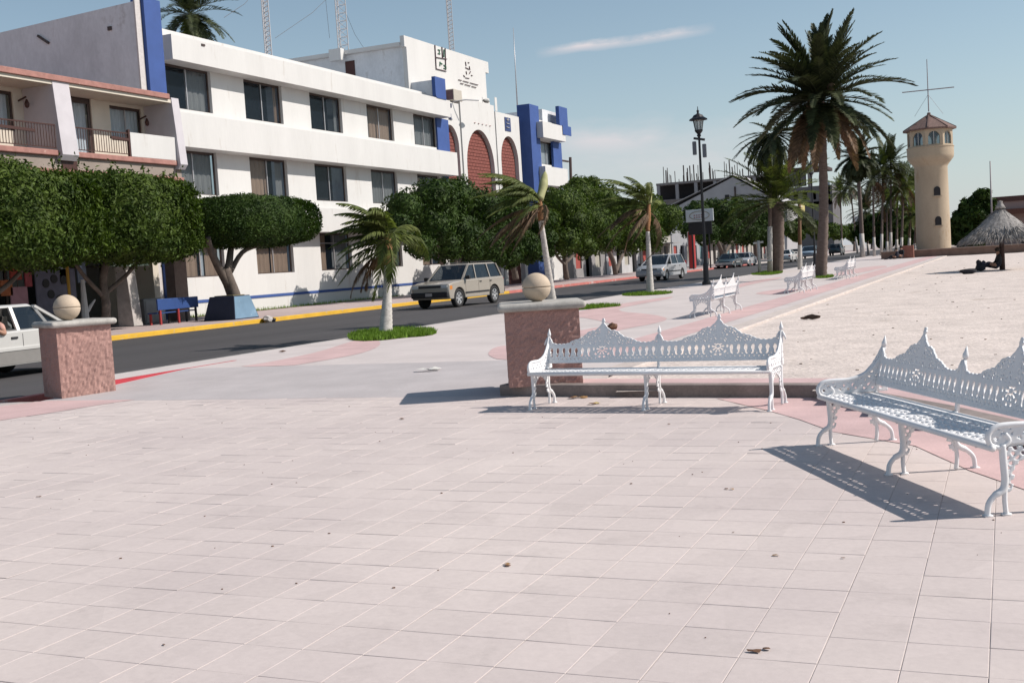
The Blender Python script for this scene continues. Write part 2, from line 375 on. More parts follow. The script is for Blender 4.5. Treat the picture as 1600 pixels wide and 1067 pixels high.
# red kerb face beside the ramp
rk = MB(); 
rk.prism([(13.9, -.1), (15.72, -.1), (17.1, ZP), (17.1, ZP+.004), (13.9, ZP+.004)], 'x', -13.04, -12.985)
struct(rk.build('red_kerb', M['red'], bevel=.006))
# road and its kerbs
struct(MB().box(FX, KX, -30, 1400, -.3, ZR).build('road', M['asphalt']))
struct(MB().box(KX-.0, KX+.16, 14.1, YF, -.3, ZP+.004).build('kerb', M['concrete'], bevel=.015))
struct(MB().box(KX-.0, KX+.16, -20, 14.09, -.3, .012).build('kerb', M['redfar'], bevel=.01))
def yat(x, X, Z=ZP):  # Y on line X, seen at picture column x
    lo, hi = 5., 3000.
    for _ in range(60):
        m_ = (lo+hi)/2
        if project((X, m_, Z))[0] < x: lo = m_
        else: hi = m_
    return lo
ys = yat(796, FX)
struct(MB().box(FX-.22, FX, -20, ys, -.3, ZP).build('yellow_kerb', M['yellow'], bevel=.02))
y1 = yat(990, FX)
struct(MB().box(FX-.22, FX, ys+.01, yat(1178, FX), -.3, ZP).build('red_kerb', M['redfar'], bevel=.02))
struct(MB().box(FX-.22, FX, yat(1178, FX)+.01, 1400, -.3, ZP).build('kerb', M['concrete'], bevel=.02))
struct(MB().box(-34.02, FX-.22, -20, 1400, -.3, ZP-.004).build('sidewalk', M['farwalk']))
struct(MB().box(-120, -34.02, -20, 1400, -.3, .1).build('back_lots', M['concrete']))
# pink figures in the promenade
zp = ZP+.004
figs = [
 [(344, 577.5), (400, 569), (450, 560), (500, 549), (540, 536), (565, 529), (590, 531), (596, 537), (585, 545), (560, 553), (520, 560.5), (470, 569), (425, 576.5)],
 [(762, 552), (768, 545), (780, 540.5), (800, 539), (800, 566), (780, 562), (766, 557)],
 [(903, 487), (940, 479.5), (1000, 470), (1030, 465.5), (1056, 463), (1040, 468), (1000, 475), (970, 481), (966, 484), (975, 487.5), (1005, 489.5), (1035, 494), (1045, 499), (1020, 506), (985, 512), (955, 519), (880, 529), (860, 527), (910, 515), (955, 508), (948, 503), (905, 495), (880, 497), (880, 490)],
 [(1094, 462), (1130, 452), (1165, 441), (1195, 436), (1225, 432.5), (1215, 436), (1180, 443), (1160, 448), (1150, 452), (1120, 459)],
 [(1178, 458.5), (1200, 454), (1230, 451), (1250, 452), (1240, 457), (1215, 460.5), (1190, 460)],
 [(1300, 428), (1340, 419), (1375, 415), (1390, 416), (1370, 421), (1335, 428), (1310, 431)],
]
for f in figs: band('pink_paving', smoothpoly([(q[0], max(q[1], 15.74)) for q in [G(x, y, zp) for x, y in f]], 1), zp, M['pink'])
eb = [(-6.02, 15.75), (-6.1, 30), (-6.15, 70), (-6.15, 120), (-5.18, 120), (-5.16, 70), (-5.2, 30), (-5.25, 17.5), (-5.3, 15.2)]
band('pink_paving', eb, zp, M['pink'])
struct(MB().box(-4.86, -4.5, 14.2, 120, -.2, ZP+.008).build('kerb', mat('light_kerb', (.52, .455, .42), .9, .16, 3, .003, 40, fine=.1, world=True), bevel=.02))
# sand lot, gently uneven
nx, ny = 170, 210
xs = np.concatenate([np.linspace(-4.58, 14, 110), np.linspace(14.6, 90, 60)]); ysn = np.concatenate([np.linspace(2.0, 60, 150), np.linspace(60.8, 118, 60)])
XX, YY = np.meshgrid(xs, ysn, indexing='ij')
def wob(x, y): return (np.sin(x*1.7+np.sin(y*.9)*1.3)*np.sin(y*1.3+np.cos(x*.8))*.014+np.sin(x*4.1+y*2.3)*np.sin(y*5.2-x*1.7)*.006+np.sin(x*.31+1)*np.sin(y*.23)*.03)
ZZ = .085+wob(XX, YY)
V = np.stack([XX, YY, ZZ], -1).reshape(-1, 3)
idx = np.arange(nx*ny).reshape(nx, ny); Fq = np.stack([idx[:-1, :-1], idx[1:, :-1], idx[1:, 1:], idx[:-1, 1:]], -1).reshape(-1, 4)
# keep only what lies behind the kerb
from mathutils.geometry import intersect_point_line
def side(x, y):
    ins = np.zeros(x.shape, bool)
    for i in range(len(kline)-1):
        a = np.array(kline[i]); b = np.array(kline[i+1]); t = b-a
        c = t[0]*(y-a[1])-t[1]*(x-a[0]); ins |= c > .1*np.hypot(*t)
    return ins
cen = V[Fq].mean(1); Fq = Fq[side(cen[:, 0], cen[:, 1])]
struct(raw('sand', V, Fq, M['sand'], smooth=True))

# grass beds
def inpoly(x, y, P):
    ins = np.zeros(x.shape, bool); n = len(P)
    for i in range(n):
        x1, y1_ = P[i]; x2, y2 = P[(i+1) % n]
        c = ((y1_ > y) != (y2 > y)) & (x < (x2-x1)*(y-y1_)/(y2-y1_+1e-12)+x1); ins ^= c
    return ins
def grassbed(poly, zg, dens, label, seed, h=.07):
    P = np.array(poly); cx, cy = P.mean(0); root = thing('grass_bed', (cx, cy, zg), label, 'grass bed', group='grass beds')
    MB().sheet([(x-cx, y-cy) for x, y in poly], .006).build('soil', M['soil'], root)
    r = np.random.RandomState(seed); lo, hi = P.min(0), P.max(0); n = int(dens*np.prod(hi-lo))
    x = r.uniform(lo[0], hi[0], n); y = r.uniform(lo[1], hi[1], n); k = inpoly(x, y, P); x = x[k]-cx; y = y[k]-cy; n = len(x)
    a = r.uniform(0, 6.28, n); w = r.uniform(.008, .02, n); hh = r.uniform(.5, 1.2, n)*h; lx = r.normal(0, .03, n); ly = r.normal(0, .03, n)
    V = np.stack([np.stack([x-np.cos(a)*w, y-np.sin(a)*w, 0*x], -1), np.stack([x+np.cos(a)*w, y+np.sin(a)*w, 0*x], -1), np.stack([x+lx, y+ly, hh], -1)], 1).reshape(-1, 3)
    tag(raw('grass_blades', V, np.arange(n*3).reshape(-1, 3), M['grass'], root), kind='stuff')
    return root
def ellipse(cx, cy, a, b, n=22, rz=0, wob_=.05, seed=1):
    r = random.Random(seed)
    return [(cx+a*math.cos(t)*math.cos(rz)*k-b*math.sin(t)*math.sin(rz)*k, cy+a*math.cos(t)*math.sin(rz)*k+b*math.sin(t)*math.cos(rz)*k) for t in [2*math.pi*i/n for i in range(n)] for k in [1+r.uniform(-wob_, wob_)]]
g1 = smoothpoly([G(x, y, ZP) for x, y in [(541, 529), (552, 521), (590, 516.5), (640, 514.5), (676, 516), (684, 520), (672, 525), (630, 528), (600, 532), (560, 534)]], 1)
grassbed(g1, ZP, 900, 'largest green grass bed, round the whitish trunk of the nearest young palm', 1, .11)
grassbed(ellipse(-12.1, 32.6, 1.35, 1.5, seed=2), ZP, 500, 'grass bed mostly hidden behind the right pedestal, a green corner showing', 2, .1)
grassbed(smoothpoly([G(x, y, ZP) for x, y in [(968, 461.5), (985, 458.5), (1020, 456), (1054, 456.5), (1045, 459.5), (1020, 461.5), (985, 463)]], 1), ZP, 400, 'thin yellow-green grass bed under the third young palm beside the lamp post', 3, .09)
grassbed(smoothpoly([G(x, y, ZP) for x, y in [(1169, 429.5), (1185, 426), (1205, 423.5), (1224, 424), (1222, 427.5), (1200, 430.5)]], 1), ZP, 200, 'grass bed round the thin white-painted palm and the thick palm trunk', 4, .1)
grassbed(smoothpoly([G(x, y, ZP) for x, y in [(1264, 434), (1280, 431), (1300, 430.5), (1305, 432.5), (1288, 435.5)]], 1), ZP, 300, 'small grass bed at the foot of the tall date palm', 5, .1)
grassbed([(-33.9, 40.6), (-33.0, 40.6), (-33.0, 60), (-33.9, 60)], ZP, 60, 'narrow grass strip along the foot of the white office block', 6, .16)

# ================================================================== PEDESTALS
def pedestal(label, loc, rz, w, d, h, ballr, bx, by, capo):
    root = thing('stone_pedestal', loc, label, 'pedestal', rz, 'stone pedestals topped with stone balls flanking the ramp')
    b = MB(); n = 26   # rough-cast body: dented grid surface
    def face(o, ux, uz, nn, nm):
        vs = []; r_ = np.random.RandomState(int(nm*7+w*100))
        for i in range(n+1):
            for j in range(n+1):
                e = 0 if i in (0, n) or j in (0, n) else r_.uniform(-.008, .010)
                p = Vector(o)+Vector(ux)*(i/n)+Vector(uz)*(j/n)+Vector(nn)*e; vs.append(p)
        b.add(vs, [(i*(n+1)+j, (i+1)*(n+1)+j, (i+1)*(n+1)+j+1, i*(n+1)+j+1) for i in range(n) for j in range(n)])
    z = (0, 0, h)
    face((0, 0, 0), (w, 0, 0), z, (0, -1, 0), 1); face((w, 0, 0), (0, d, 0), z, (1, 0, 0), 2); face((w, d, 0), (-w, 0, 0), z, (0, 1, 0), 3); face((0, d, 0), (0, -d, 0), z, (-1, 0, 0), 4)
    b.build('body', M['pebble'], root)
    c = MB().box(-capo, w+capo, -capo, d+capo, h+.002, h+.095); c.build('cap', M['cap'], root, bevel=.045, seg=4, auto=True)
    q = MB()
    prof = [(ballr*.35, -ballr*.985)]; N_ = 30
    for i in range(3, N_-0):
        a = -math.pi/2+math.pi*i/N_; rr = ballr*math.cos(a); zz = ballr*math.sin(a)
        prof.append((rr, zz))
        if i == N_//2: prof[-1:] = [(rr, -.006), (rr-.018, -.003), (rr-.018, .003), (rr, .006)]
    q.lathe(prof+[(.002, ballr)], 48, (bx, by, h+.095+ballr*.985))
    q.build('ball', M['ball'], root, smooth=True)
    return root
# right pedestal, turned 24 degrees, standing behind the kerb
px_, py_ = G(796, 604, .13)
pedestal('right stone pedestal in shade behind the nearest bench, grey cap and stone ball', (px_, py_, .115), R(24.), .87, .95, .885, .175, .40, .42, .085)
px_, py_ = G(97, 624)
pedestal('left stone pedestal in full sun by the kerb, pinkish pebbledash with pale ball', (px_, py_, 0), R(62), .80, .85, 1.045, .195, .30, .38, .085)

# ================================================================== BENCHES
def fret(fn, u0, u1, v0, v1, step, th, smooth=2):
    nu = int(round((u1-u0)/step)); nv = int(round((v1-v0)/step))
    uc = u0+(np.arange(nu)+.5)*step; vc = v0+(np.arange(nv)+.5)*step
    UU, VV = np.meshgrid(uc, vc, indexing='ij'); occ = fn(UU, VV)
    ids = -np.ones((nu+1, nv+1), int)
    for a in (0, 1):
        for b in (0, 1):
            ids[a:nu+a, b:nv+b][occ] = 0
    sel = ids == 0; n = sel.sum(); ids[sel] = np.arange(n)
    gi, gj = np.nonzero(sel); P = np.stack([u0+gi*step, v0+gj*step], -1).astype(float)
    I, J = np.nonzero(occ); q = np.stack([ids[I, J], ids[I+1, J], ids[I+1, J+1], ids[I, J+1]], -1)
    # boundary edges
    o2 = np.pad(occ, 1); bl = []
    for di, dj, a, b in ((-1, 0, 3, 0), (1, 0, 1, 2), (0, -1, 0, 1), (0, 1, 2, 3)):
        k = ~o2[I+1+di, J+1+dj]; bl.append(np.stack([q[k, a], q[k, b]], -1))
    E_ = np.concatenate(bl)
    for _ in range(smooth):
        acc = np.zeros_like(P); cnt = np.zeros(n)
        np.add.at(acc, E_[:, 0], P[E_[:, 1]]); np.add.at(acc, E_[:, 1], P[E_[:, 0]]); np.add.at(cnt, E_[:, 0], 1); np.add.at(cnt, E_[:, 1], 1)
        k = cnt > 0; P[k] = P[k]*.45+acc[k]/cnt[k, None]*.55
    V = np.concatenate([np.c_[P[:, 0], np.full(n, -th/2), P[:, 1]], np.c_[P[:, 0], np.full(n, th/2), P[:, 1]]])
    F_ = np.concatenate([q, q[:, ::-1]+n, np.stack([E_[:, 1], E_[:, 0], E_[:, 0]+n, E_[:, 1]+n], -1)])
    return V, F_
def shear(V, base_y, z0, k): V = V.copy(); V[:, 1] += base_y+(V[:, 2]-z0)*k; return V
PW = 1.29
def crest(u):
    t = np.minimum(u, PW-u)/(PW/2)          # 0 at posts, 1 in the middle
    h = .655+.0*t
    h = h+.035*np.exp(-((t-.0)/.10)**2)
    h = h+.055*(1/(1+np.exp(-(t-.42)*22)))+.085*(1/(1+np.exp(-(t-.68)*26)))+.085*np.clip((t-.86)/.14, 0, 1)**1.2
    return h+.008*np.abs(np.sin(u*math.pi/.05))
def back_fn(u, z):
    top = crest(u); inside = (z < top) & (z > .455)
    t = np.minimum(u, PW-u)
    ce = np.abs(u-PW/2)
    rail = ((z > .455) & (z < .472)) | ((z > .630) & (z < .648)) | (z > top-.013)
    # arcade: tall pear shaped openings above a small lattice
    pu = np.mod(u, .075)-.0375
    pear = (pu/.0195)**2+((z-.586)/.033)**2 < 1
    pear2 = (pu/.010)**2+((z-.545)/.02)**2 < 1
    lat = (np.abs(np.mod(u+z*.9, .05)-.025) < .010) & (np.abs(np.mod(u-z*.9, .05)-.025) < .010) & (z < .545) & (z > .475)
    band = inside & (z <= .640) & ~(pear | pear2 | lat)
    # crest filigree
    d1 = np.hypot(ce, z-.715); ring = (np.abs(d1-.062) < .0085) | (np.abs(d1-.033) < .007) | (d1 < .012)
    d2 = np.hypot(ce-.135, z-.675); ring |= np.abs(d2-.036) < .0075; ring |= d2 < .012
    d3 = np.hypot(ce, (z-.80)*.8); ring |= np.abs(d3-.022) < .007
    swirl = np.sin(u*118+np.sin(z*75)*1.6)*np.sin(z*128+np.sin(u*61)*1.4) > .34
    cr = inside & (z > .640) & (ring | ~swirl | (ce < .016))
    # large medallion descending into the band in the middle
    dm = np.hypot(ce, (z-.60)*1.15); med = dm < .125
    mp = (np.abs(dm-.118) < .009) | (np.abs(dm-.078) < .008) | (np.abs(np.sin(np.arctan2(z-.60, u-PW/2)*5)) > .72) & (dm > .03) & (dm < .118) | (dm < .018)
    band = np.where(med & (z <= .640), mp & inside, band)
    fin = (ce < .011+.012*np.exp(-((z-.895)/.008)**2)) & (z < .925) & (z > .7)
    return band | cr | (rail & inside) | fin
V_, F_ = fret(back_fn, 0, PW, .455, .93, .0062, .016)
V_ = shear(V_, 0, .455, .26)
def mk(name, V, Fq, m):
    o = raw(name, V, Fq, m); me = o.data; bpy.data.objects.remove(o); return me
ME_BACK = mk('backrest_panel', V_, F_, M['white'])
def seat_fn(u, v):  # v = depth 0..0.44
    edge = (v < .035) | (v > .40) | (u < .02) | (u > PW-.02)
    a = np.mod(u, .092)-.046; b = np.mod(v-.035, .0732)-.0366
    hole = (np.hypot(a/.034, b/.024) < 1) & ~(np.hypot(a/.013, b/.010) < 1)
    h2 = (np.hypot((np.mod(u+.046, .092)-.046)/.012, (np.mod(v-.035+.0366, .0732)-.0366)/.010) < 1)
    return edge | ~(hole | h2)
V_, F_ = fret(seat_fn, 0, PW, 0, .435, .0075, .014)
V_ = V_[:, [0, 2, 1]]; V_[:, 2] += .392; V_[:, 2] += .012*np.cos((V_[:, 1]-.2)/.2*1.2)-.012
ME_SEAT = mk('seat_panel', V_, F_[:, ::-1], M['white'])
def arm_fn(u, z):  # u = depth from the front (0) to the back post (.5)
    top = .505+.30*np.clip((u-.16)/.36, 0, 1)**2.6
    c = np.hypot(u-.045, z-.455) < .068
    ins = ((z < top) & (z > .40) & (u > .045)) | c
    rim = (z > top-.018) | (np.hypot(u-.045, z-.455) > .05) & (u < .045) | (z < .415)
    d1 = np.hypot(u-.05, z-.458); d2 = np.hypot(u-.155, z-.455); d3 = np.hypot(u-.265, z-.458); d4 = np.hypot(u-.375, z-.49); d5 = np.hypot(u-.41, z-.57)
    rg = (np.abs(d1-.024) < .009) | (d1 < .008) | (np.abs(d2-.038) < .009) | (d2 < .014) | (np.abs(d3-.04) < .009) | (d3 < .015) | (np.abs(d4-.05) < .009) | (d4 < .02) | (np.abs(d5-.034) < .009)
    sw = np.sin(u*95+np.sin(z*60))*np.sin(z*105) > .30
    return ins & (rim | rg | ~sw)
V_, F_ = fret(arm_fn, -.03, .53, .385, .82, .0065, .014)
V_ = V_[:, [1, 0, 2]]; V_[:, 1] += -.03+.03
ME_ARM = mk('arm_panel', V_, F_[:, ::-1], M['white'])
def leg_fn(u, z):   # bracket lattice between the legs
    ins = (z > .20+.62*np.abs(u-.235)**1.6*0+.13*(1-(np.abs(u-.235)/.17)**2)) & (z < .385) & (u > .05) & (u < .42)
    ins |= (z < .385) & (z > .13) & ((np.abs(u-.075) < .02+.16*(z-.13)) | (np.abs(u-.395) < .02+.16*(z-.13)))
    sw = np.sin(u*110+np.sin(z*70))*np.sin(z*120+1) > .12
    return ins & ~sw
V_, F_ = fret(leg_fn, .03, .44, .1, .39, .0075, .012)
V_ = V_[:, [1, 0, 2]]
ME_BRK = mk('leg_bracket', V_, F_[:, ::-1], M['white'])
def catmull(pts, n=5):
    P = [Vector(p) for p in pts]; out = []
    for i in range(len(P)-1):
        a = P[max(i-1, 0)]; b = P[i]; c = P[i+1]; d = P[min(i+2, len(P)-1)]
        for k in range(n):
            t = k/n; out.append(.5*((2*b)+(c-a)*t+(2*a-5*b+4*c-d)*t*t+(3*b-a-3*c+d)*t*t*t))
    out.append(P[-1]); return out
mb = MB(); mb.tube(catmull([(0, .045, .40), (0, .05, .30), (0, .055, .20), (0, .04, .145), (0, -.01, .115), (0, -.045, .07), (0, -.055, .006)]), [.021]*20+[.017]*10+[.019], 8)
mb.tube(catmull([(0, .055, .17), (0, .05, .09), (0, .055, .008)]), .014, 6)
mb.box(-.02, .02, -.075, -.03, 0, .012); mb.box(-.018, .018, .03, .08, 0, .012)
ME_FLEG = mb.mesh('leg', M['white'], True)
mb = MB(); mb.tube(catmull([(0, .43, .40), (0, .425, .30), (0, .42, .22), (0, .44, .165), (0, .50, .13), (0, .545, .08), (0, .555, .006)]), [.020]*20+[.016]*10+[.018], 8)
mb.tube(catmull([(0, .42, .19), (0, .43, .09), (0, .42, .008)]), .014, 6)
mb.box(-.02, .02, .53, .58, 0, .012)
ME_RLEG = mb.mesh('leg', M['white'], True)
mb = MB()
mb.tube([(0, .44, .385), (0, .455, .50), (0, .485, .64), (0, .505, .72), (0, .515, .752)], [.017, .018, .021, .018, .010], 8)
mb.tube([(0, .512, .75), (0, .517, .775), (0, .522, .80), (0, .527, .835)], [.019, .021, .012, .002], 8)
for s_ in (-1, 1):   # leaf shaped wings under the finial
    mb.tube([(s_*.012, .50, .74), (s_*.03, .495, .70), (s_*.05, .485, .655)], [.006, .014, .008], 6)
ME_POST = mb.mesh('post', M['white'], True)
def bench(label, loc, rz):
    root = thing('park_bench', loc, label, 'bench', rz, 'white cast iron double benches')
    def pt(me, x=0., y=0., nm=None):
        o = bpy.data.objects.new(nm or me.name.split('.')[0], me); C.objects.link(o); o.parent = root; o.location = (x, y, 0); return o
    for k in (0, 1):
        pt(ME_BACK, .005+k*1.30, .435, 'backrest_panel'); pt(ME_SEAT, .005+k*1.30, -.02, 'seat_panel')
    for x in (0, 1.3, 2.6):
        pt(ME_FLEG, x, 0, 'leg'); pt(ME_RLEG, x, 0, 'leg'); pt(ME_BRK, x, .0, 'leg_bracket'); pt(ME_POST, x, 0, 'post')
    pt(ME_ARM, 0, 0, 'armrest'); pt(ME_ARM, 2.6, 0, 'armrest')
    rm = MB()
    rm.tube([(-.02, -.02, .385), (2.62, -.02, .385)], .021, 8); rm.tube([(0, .42, .388), (2.6, .42, .388)], .012, 6)
    rm.build('seat_rail', M['white'], root, smooth=True)
    for x in (0, 2.6):
        am = MB(); am.tube(catmull([(x, .50, .70), (x, .44, .615), (x, .34, .54), (x, .22, .507), (x, .10, .508), (x, .01, .50), (x, -.035, .455), (x, -.02, .40), (x, .04, .385), (x, .085, .42), (x, .06, .46)], 4), .0165, 8); am.build('arm_rim', M['white'], root, smooth=True)
    return root
b1 = bench('white iron bench facing the camera in front of the right stone pedestal', (*[a for a in G(829, 641)], 0), 0)
p0 = Vector(G(829, 641)); p1 = Vector(G(1203, 643)); d = p1-p0; b1.rotation_euler = (0, 0, math.atan2(d.y, d.x)); b1.location.x -= 0; L1 = d.length; b1.scale = (L1/2.6,)*3
b1.location = (p0.x-.0, p0.y+.055, 0)
p0 = Vector(G(1279, 697)); p1 = Vector(G(1549, 809)); d = p1-p0
b2 = copy_tree(b1, 'white iron bench at the right edge, angled, casting the large lattice shadow', (p0.x, p0.y, 0), math.atan2(d.y, d.x)); n_ = Vector((-d.y, d.x)).normalized()*.05
b2.location = (p0.x+n_.x, p0.y+n_.y, 0)
# three benches along the promenade, their backs to the road side
for lab, fx, xx in (('third bench, on the pink paving beyond the two nearest benches', (1078, 497), 0), ('fourth bench, beside the foot of the tall date palm', (1226, 459), 0), ('farthest bench, small, past the tall date palm', (1304, 437), 0)):
    x, y = G(*fx, ZP)
    copy_tree(b1, lab, (x+.05, y+2.6, ZP), R(-90))

# ================================================================== GOVERNMENT BUILDING (white, blue pylons)
XB = -34.0
m_wall = mat('white_wall_paint', (.57, .562, .548), .85, .05, .6, .003, 12, fine=.02, wear=((.50, .48, .455), 2.2, .60), stretch=(1, 1, .16))
m_grey = mat('grey_render', (.60, .615, .64), .9, .16, .7, .004, 10, fine=.05, wear=((.50, .50, .51), .7, .58), stretch=(1, 1, .5))
m_blue = mat('blue_paint', (.035, .078, .25), .7, .1, 1.5, .002, 14)
m_frame = mat('brown_window_frame', (.055, .035, .03), .5, .1)
m_alu = mat('aluminium', (.42, .41, .42), .4, .05, metal=.5)
m_glass = glassmat('window_glass', (.02, .03, .045), .72)
m_room = mat('dark_room', (.03, .028, .03), .9, .1)
m_cur = mat('tan_curtain', (.52, .34, .24), .9, .2, 6, stretch=(1, 6, .3))
m_curg = mat('grey_curtain', (.34, .32, .31), .9, .2, 6, stretch=(1, 6, .3))
m_curw = mat('pale_curtain', (.80, .82, .86), .9, .15, 6, stretch=(1, 6, .3))
m_brk = mat('red_block', (.205, .065, .052), .9, .2, 3, .004, 40, fine=.1)
m_brkj = mat('block_joint', (.10, .035, .03), .95, .1)
def wall_with_holes(mb, X, y0, y1, z0, z1, holes, t=.25):
    """wall in the plane x = X (front) .. X-t, holes = [(ya, yb, za, zb)]"""
    ys_ = sorted({y0, y1, *[h[0] for h in holes], *[h[1] for h in holes]}); zs = sorted({z0, z1, *[h[2] for h in holes], *[h[3] for h in holes]})
    ys_ = [y for y in ys_ if y0 <= y <= y1]; zs = [z for z in zs if z0 <= z <= z1]
    def open_(y, z): return any(h[0] < y < h[1] and h[2] < z < h[3] for h in holes)
    grid = [[not open_((ys_[i]+ys_[i+1])/2, (zs[j]+zs[j+1])/2) for j in range(len(zs)-1)] for i in range(len(ys_)-1)]
    def g_(i, j): return 0 <= i < len(grid) and 0 <= j < len(grid[0]) and grid[i][j]
    for i in range(len(grid)):
        for j in range(len(grid[0])):
            if not grid[i][j]: continue
            a, b, c, d_ = ys_[i], ys_[i+1], zs[j], zs[j+1]
            mb.quad((X, a, c), (X, b, c), (X, b, d_), (X, a, d_)); mb.quad((X-t, a, c), (X-t, a, d_), (X-t, b, d_), (X-t, b, c))
            if not g_(i-1, j): mb.quad((X, a, c), (X, a, d_), (X-t, a, d_), (X-t, a, c))
            if not g_(i+1, j): mb.quad((X, b, c), (X-t, b, c), (X-t, b, d_), (X, b, d_))
            if not g_(i, j-1): mb.quad((X, a, c), (X-t, a, c), (X-t, b, c), (X, b, c))
            if not g_(i, j+1): mb.quad((X, a, d_), (X, b, d_), (X-t, b, d_), (X-t, a, d_))
    return mb
def window(parent, X, ya, yb, za, zb, cur=(), seed=0, dep=.16, gl=None, mull=True, fr=.05, rail=False):
    """frame in the reveal, two panes, mullion, curtains and a dark room behind; X = front face of the wall"""
    x = X-dep; rg = random.Random(seed)
    f = MB(); f.box(x-.06, x, ya, yb, zb-fr*2.2, zb); f.box(x-.06, x, ya, yb, za, za+fr); f.box(x-.06, x, ya, ya+fr, za+fr, zb-fr*2.2); f.box(x-.06, x, yb-fr*1.6, yb, za+fr, zb-fr*2.2)
    w = f.build('window', m_frame, parent)
    ym = (ya+yb)/2
    if mull: MB().box(x-.04, x+.01, ym-.03, ym+.03, za+fr, zb-fr*2.2).build('mullion', m_alu, w)
    if rail: MB().box(x-.03, x+.012, ya+fr, yb-fr*1.6, za+(zb-za)*.72, za+(zb-za)*.72+.05).build('transom', m_alu, w)
    for a, b in ((ya+fr, ym-.031), (ym+.031, yb-fr*1.6)) if mull else ((ya+fr, yb-fr),):
        MB().quad((x-.03, a, za+fr), (x-.03, b, za+fr), (x-.03, b, zb-fr*2.2), (x-.03, a, zb-fr*2.2)).build('pane', gl or m_glass, w)
    for (a, b, m_, zt) in cur:  # fractions along the window
        c = MB(); n = max(6, int((b-a)*26)); pts = [(ya+(yb-ya)*(a+(b-a)*i/n), .03*math.sin(i*2.2+seed)) for i in range(n+1)]
        vs = []
        for y, dx in pts: vs += [(x-.16+dx, y, za+.02), (x-.16+dx, y, za+(zb-za)*zt)]
        c.add(vs, [(2*i, 2*i+2, 2*i+3, 2*i+1) for i in range(n)]); c.build('curtain', m_, w)
    r = MB(); r.box(x-.9, x-.88, ya-.1, yb+.1, za-.05, zb+.05); r.box(x-.88, x-.25, ya-.1, yb+.1, za-.08, za-.05); r.box(x-.88, x-.25, ya-.1, yb+.1, zb+.05, zb+.08)
    r.build('room', m_room, w)
    return w
gov = thing('office_building', (XB, 54, 0), 'three storey white office block with blue pylons and red arches', 'building')
gov.location = (0, 0, 0)
Z0 = .1
cols = [(41.25, 44.45), (47.0, 50.2), (52.78, 55.98), (58.75, 61.88), (64.5, 67.65)]
rows = [(1.9, 3.93), (5.68, 7.68), (9.52, 11.48)]
holes = [(a, b, c, d_) for a, b in cols for c, d_ in rows]
wall_with_holes(MB(), XB, 40.35, 68.3, Z0, 12.95, holes).build('wall', m_wall, gov)
for i, (z0_, z1_) in enumerate(((3.93, 5.2), (7.68, 9.2), (11.46, 12.55))):
    MB().box(XB+.003, XB+.8, 40.9 if i == 2 else 41.0, 68.3+(.55 if i == 1 else .0), z0_+.003, z1_).build('overhang', m_wall, gov, bevel=.01)
T, Gc, Wc = m_cur, m_curg, m_curw
curt = {(0, 0): [(.0, .48, T, .98), (.55, .62, Wc, .98), (.66, .98, T, .98)], (1, 0): [(.02, .45, T, .98), (.5, .98, T, .98)], (2, 0): [(.05, .3, T, .98), (.5, .98, Gc, .98)], (3, 0): [(.3, .9, T, .9)], (4, 0): [(.1, .5, T, .98)],
        (0, 1): [(.0, .98, Gc, .98)], (1, 1): [(.02, .52, T, .98), (.8, .98, Gc, .98)], (2, 1): [], (3, 1): [(.05, .98, Gc, .98)], (4, 1): [(.0, .3, T, .9)],
        (0, 2): [(.52, .98, Gc, .98)], (1, 2): [(.9, .98, T, .98)], (2, 2): [(.86, .98, Gc, .98)], (3, 2): [(.22, .98, T, .98)], (4, 2): [(.2, .98, Gc, .98)]}
for i, (a, b) in enumerate(cols):
    for j, (c, d_) in enumerate(rows): window(gov, XB, a, b, c, d_, curt[(i, j)], i*3+j, rail=(j == 0))
# body behind the facade, roof, side wall
MB().box(-50, XB-.26, 68.0, 68.3, Z0, 12.9).build('party_wall', m_grey, gov)
MB().box(-50, XB-.26, 40.4, 68.0, 12.3, 12.6).build('roof', m_grey, gov)
sw = MB(); y0 = 38.95
sw.prism([(-52, Z0), (-33.42, Z0), (-33.42, 13.62), (-52, 13.0)], 'y', y0, 40.3); sw.build('side_wall', m_grey, gov)
MB().box(-33.44, -33.36, y0-.03, y0+.32, Z0, 13.75).build('wall_edge', mat('pale_render', (.52, .49, .48), .9, .1), gov)
MB().box(-33.9, -33.2, y0+.34, 40.34, Z0, 13.85).build('pylon', m_blue, gov, bevel=.01)
for px, py in ((70, 62), (172, 45)):
    x, z = PY(px, py, y0); MB().bar((x-.35, y0-.04, z+.2), (x+.25, y0-.04, z-.2), .09, .1).build('waterspout', m_frame, gov) if px < 100 else MB().box(x-.1, x+.1, y0-.06, y0-.001, z-.08, z+.08).build('waterspout', m_frame, gov)
MB().box(XB+.003, XB+.03, 40.5, 68.3, .72, .86).build('blue_stripe', m_blue, gov)
y, z = PX(317, 71, XB+.8); MB().box(XB+.803, XB+.84, y-.12, y+.12, z-.04, z+.05).build('vent', m_frame, gov)
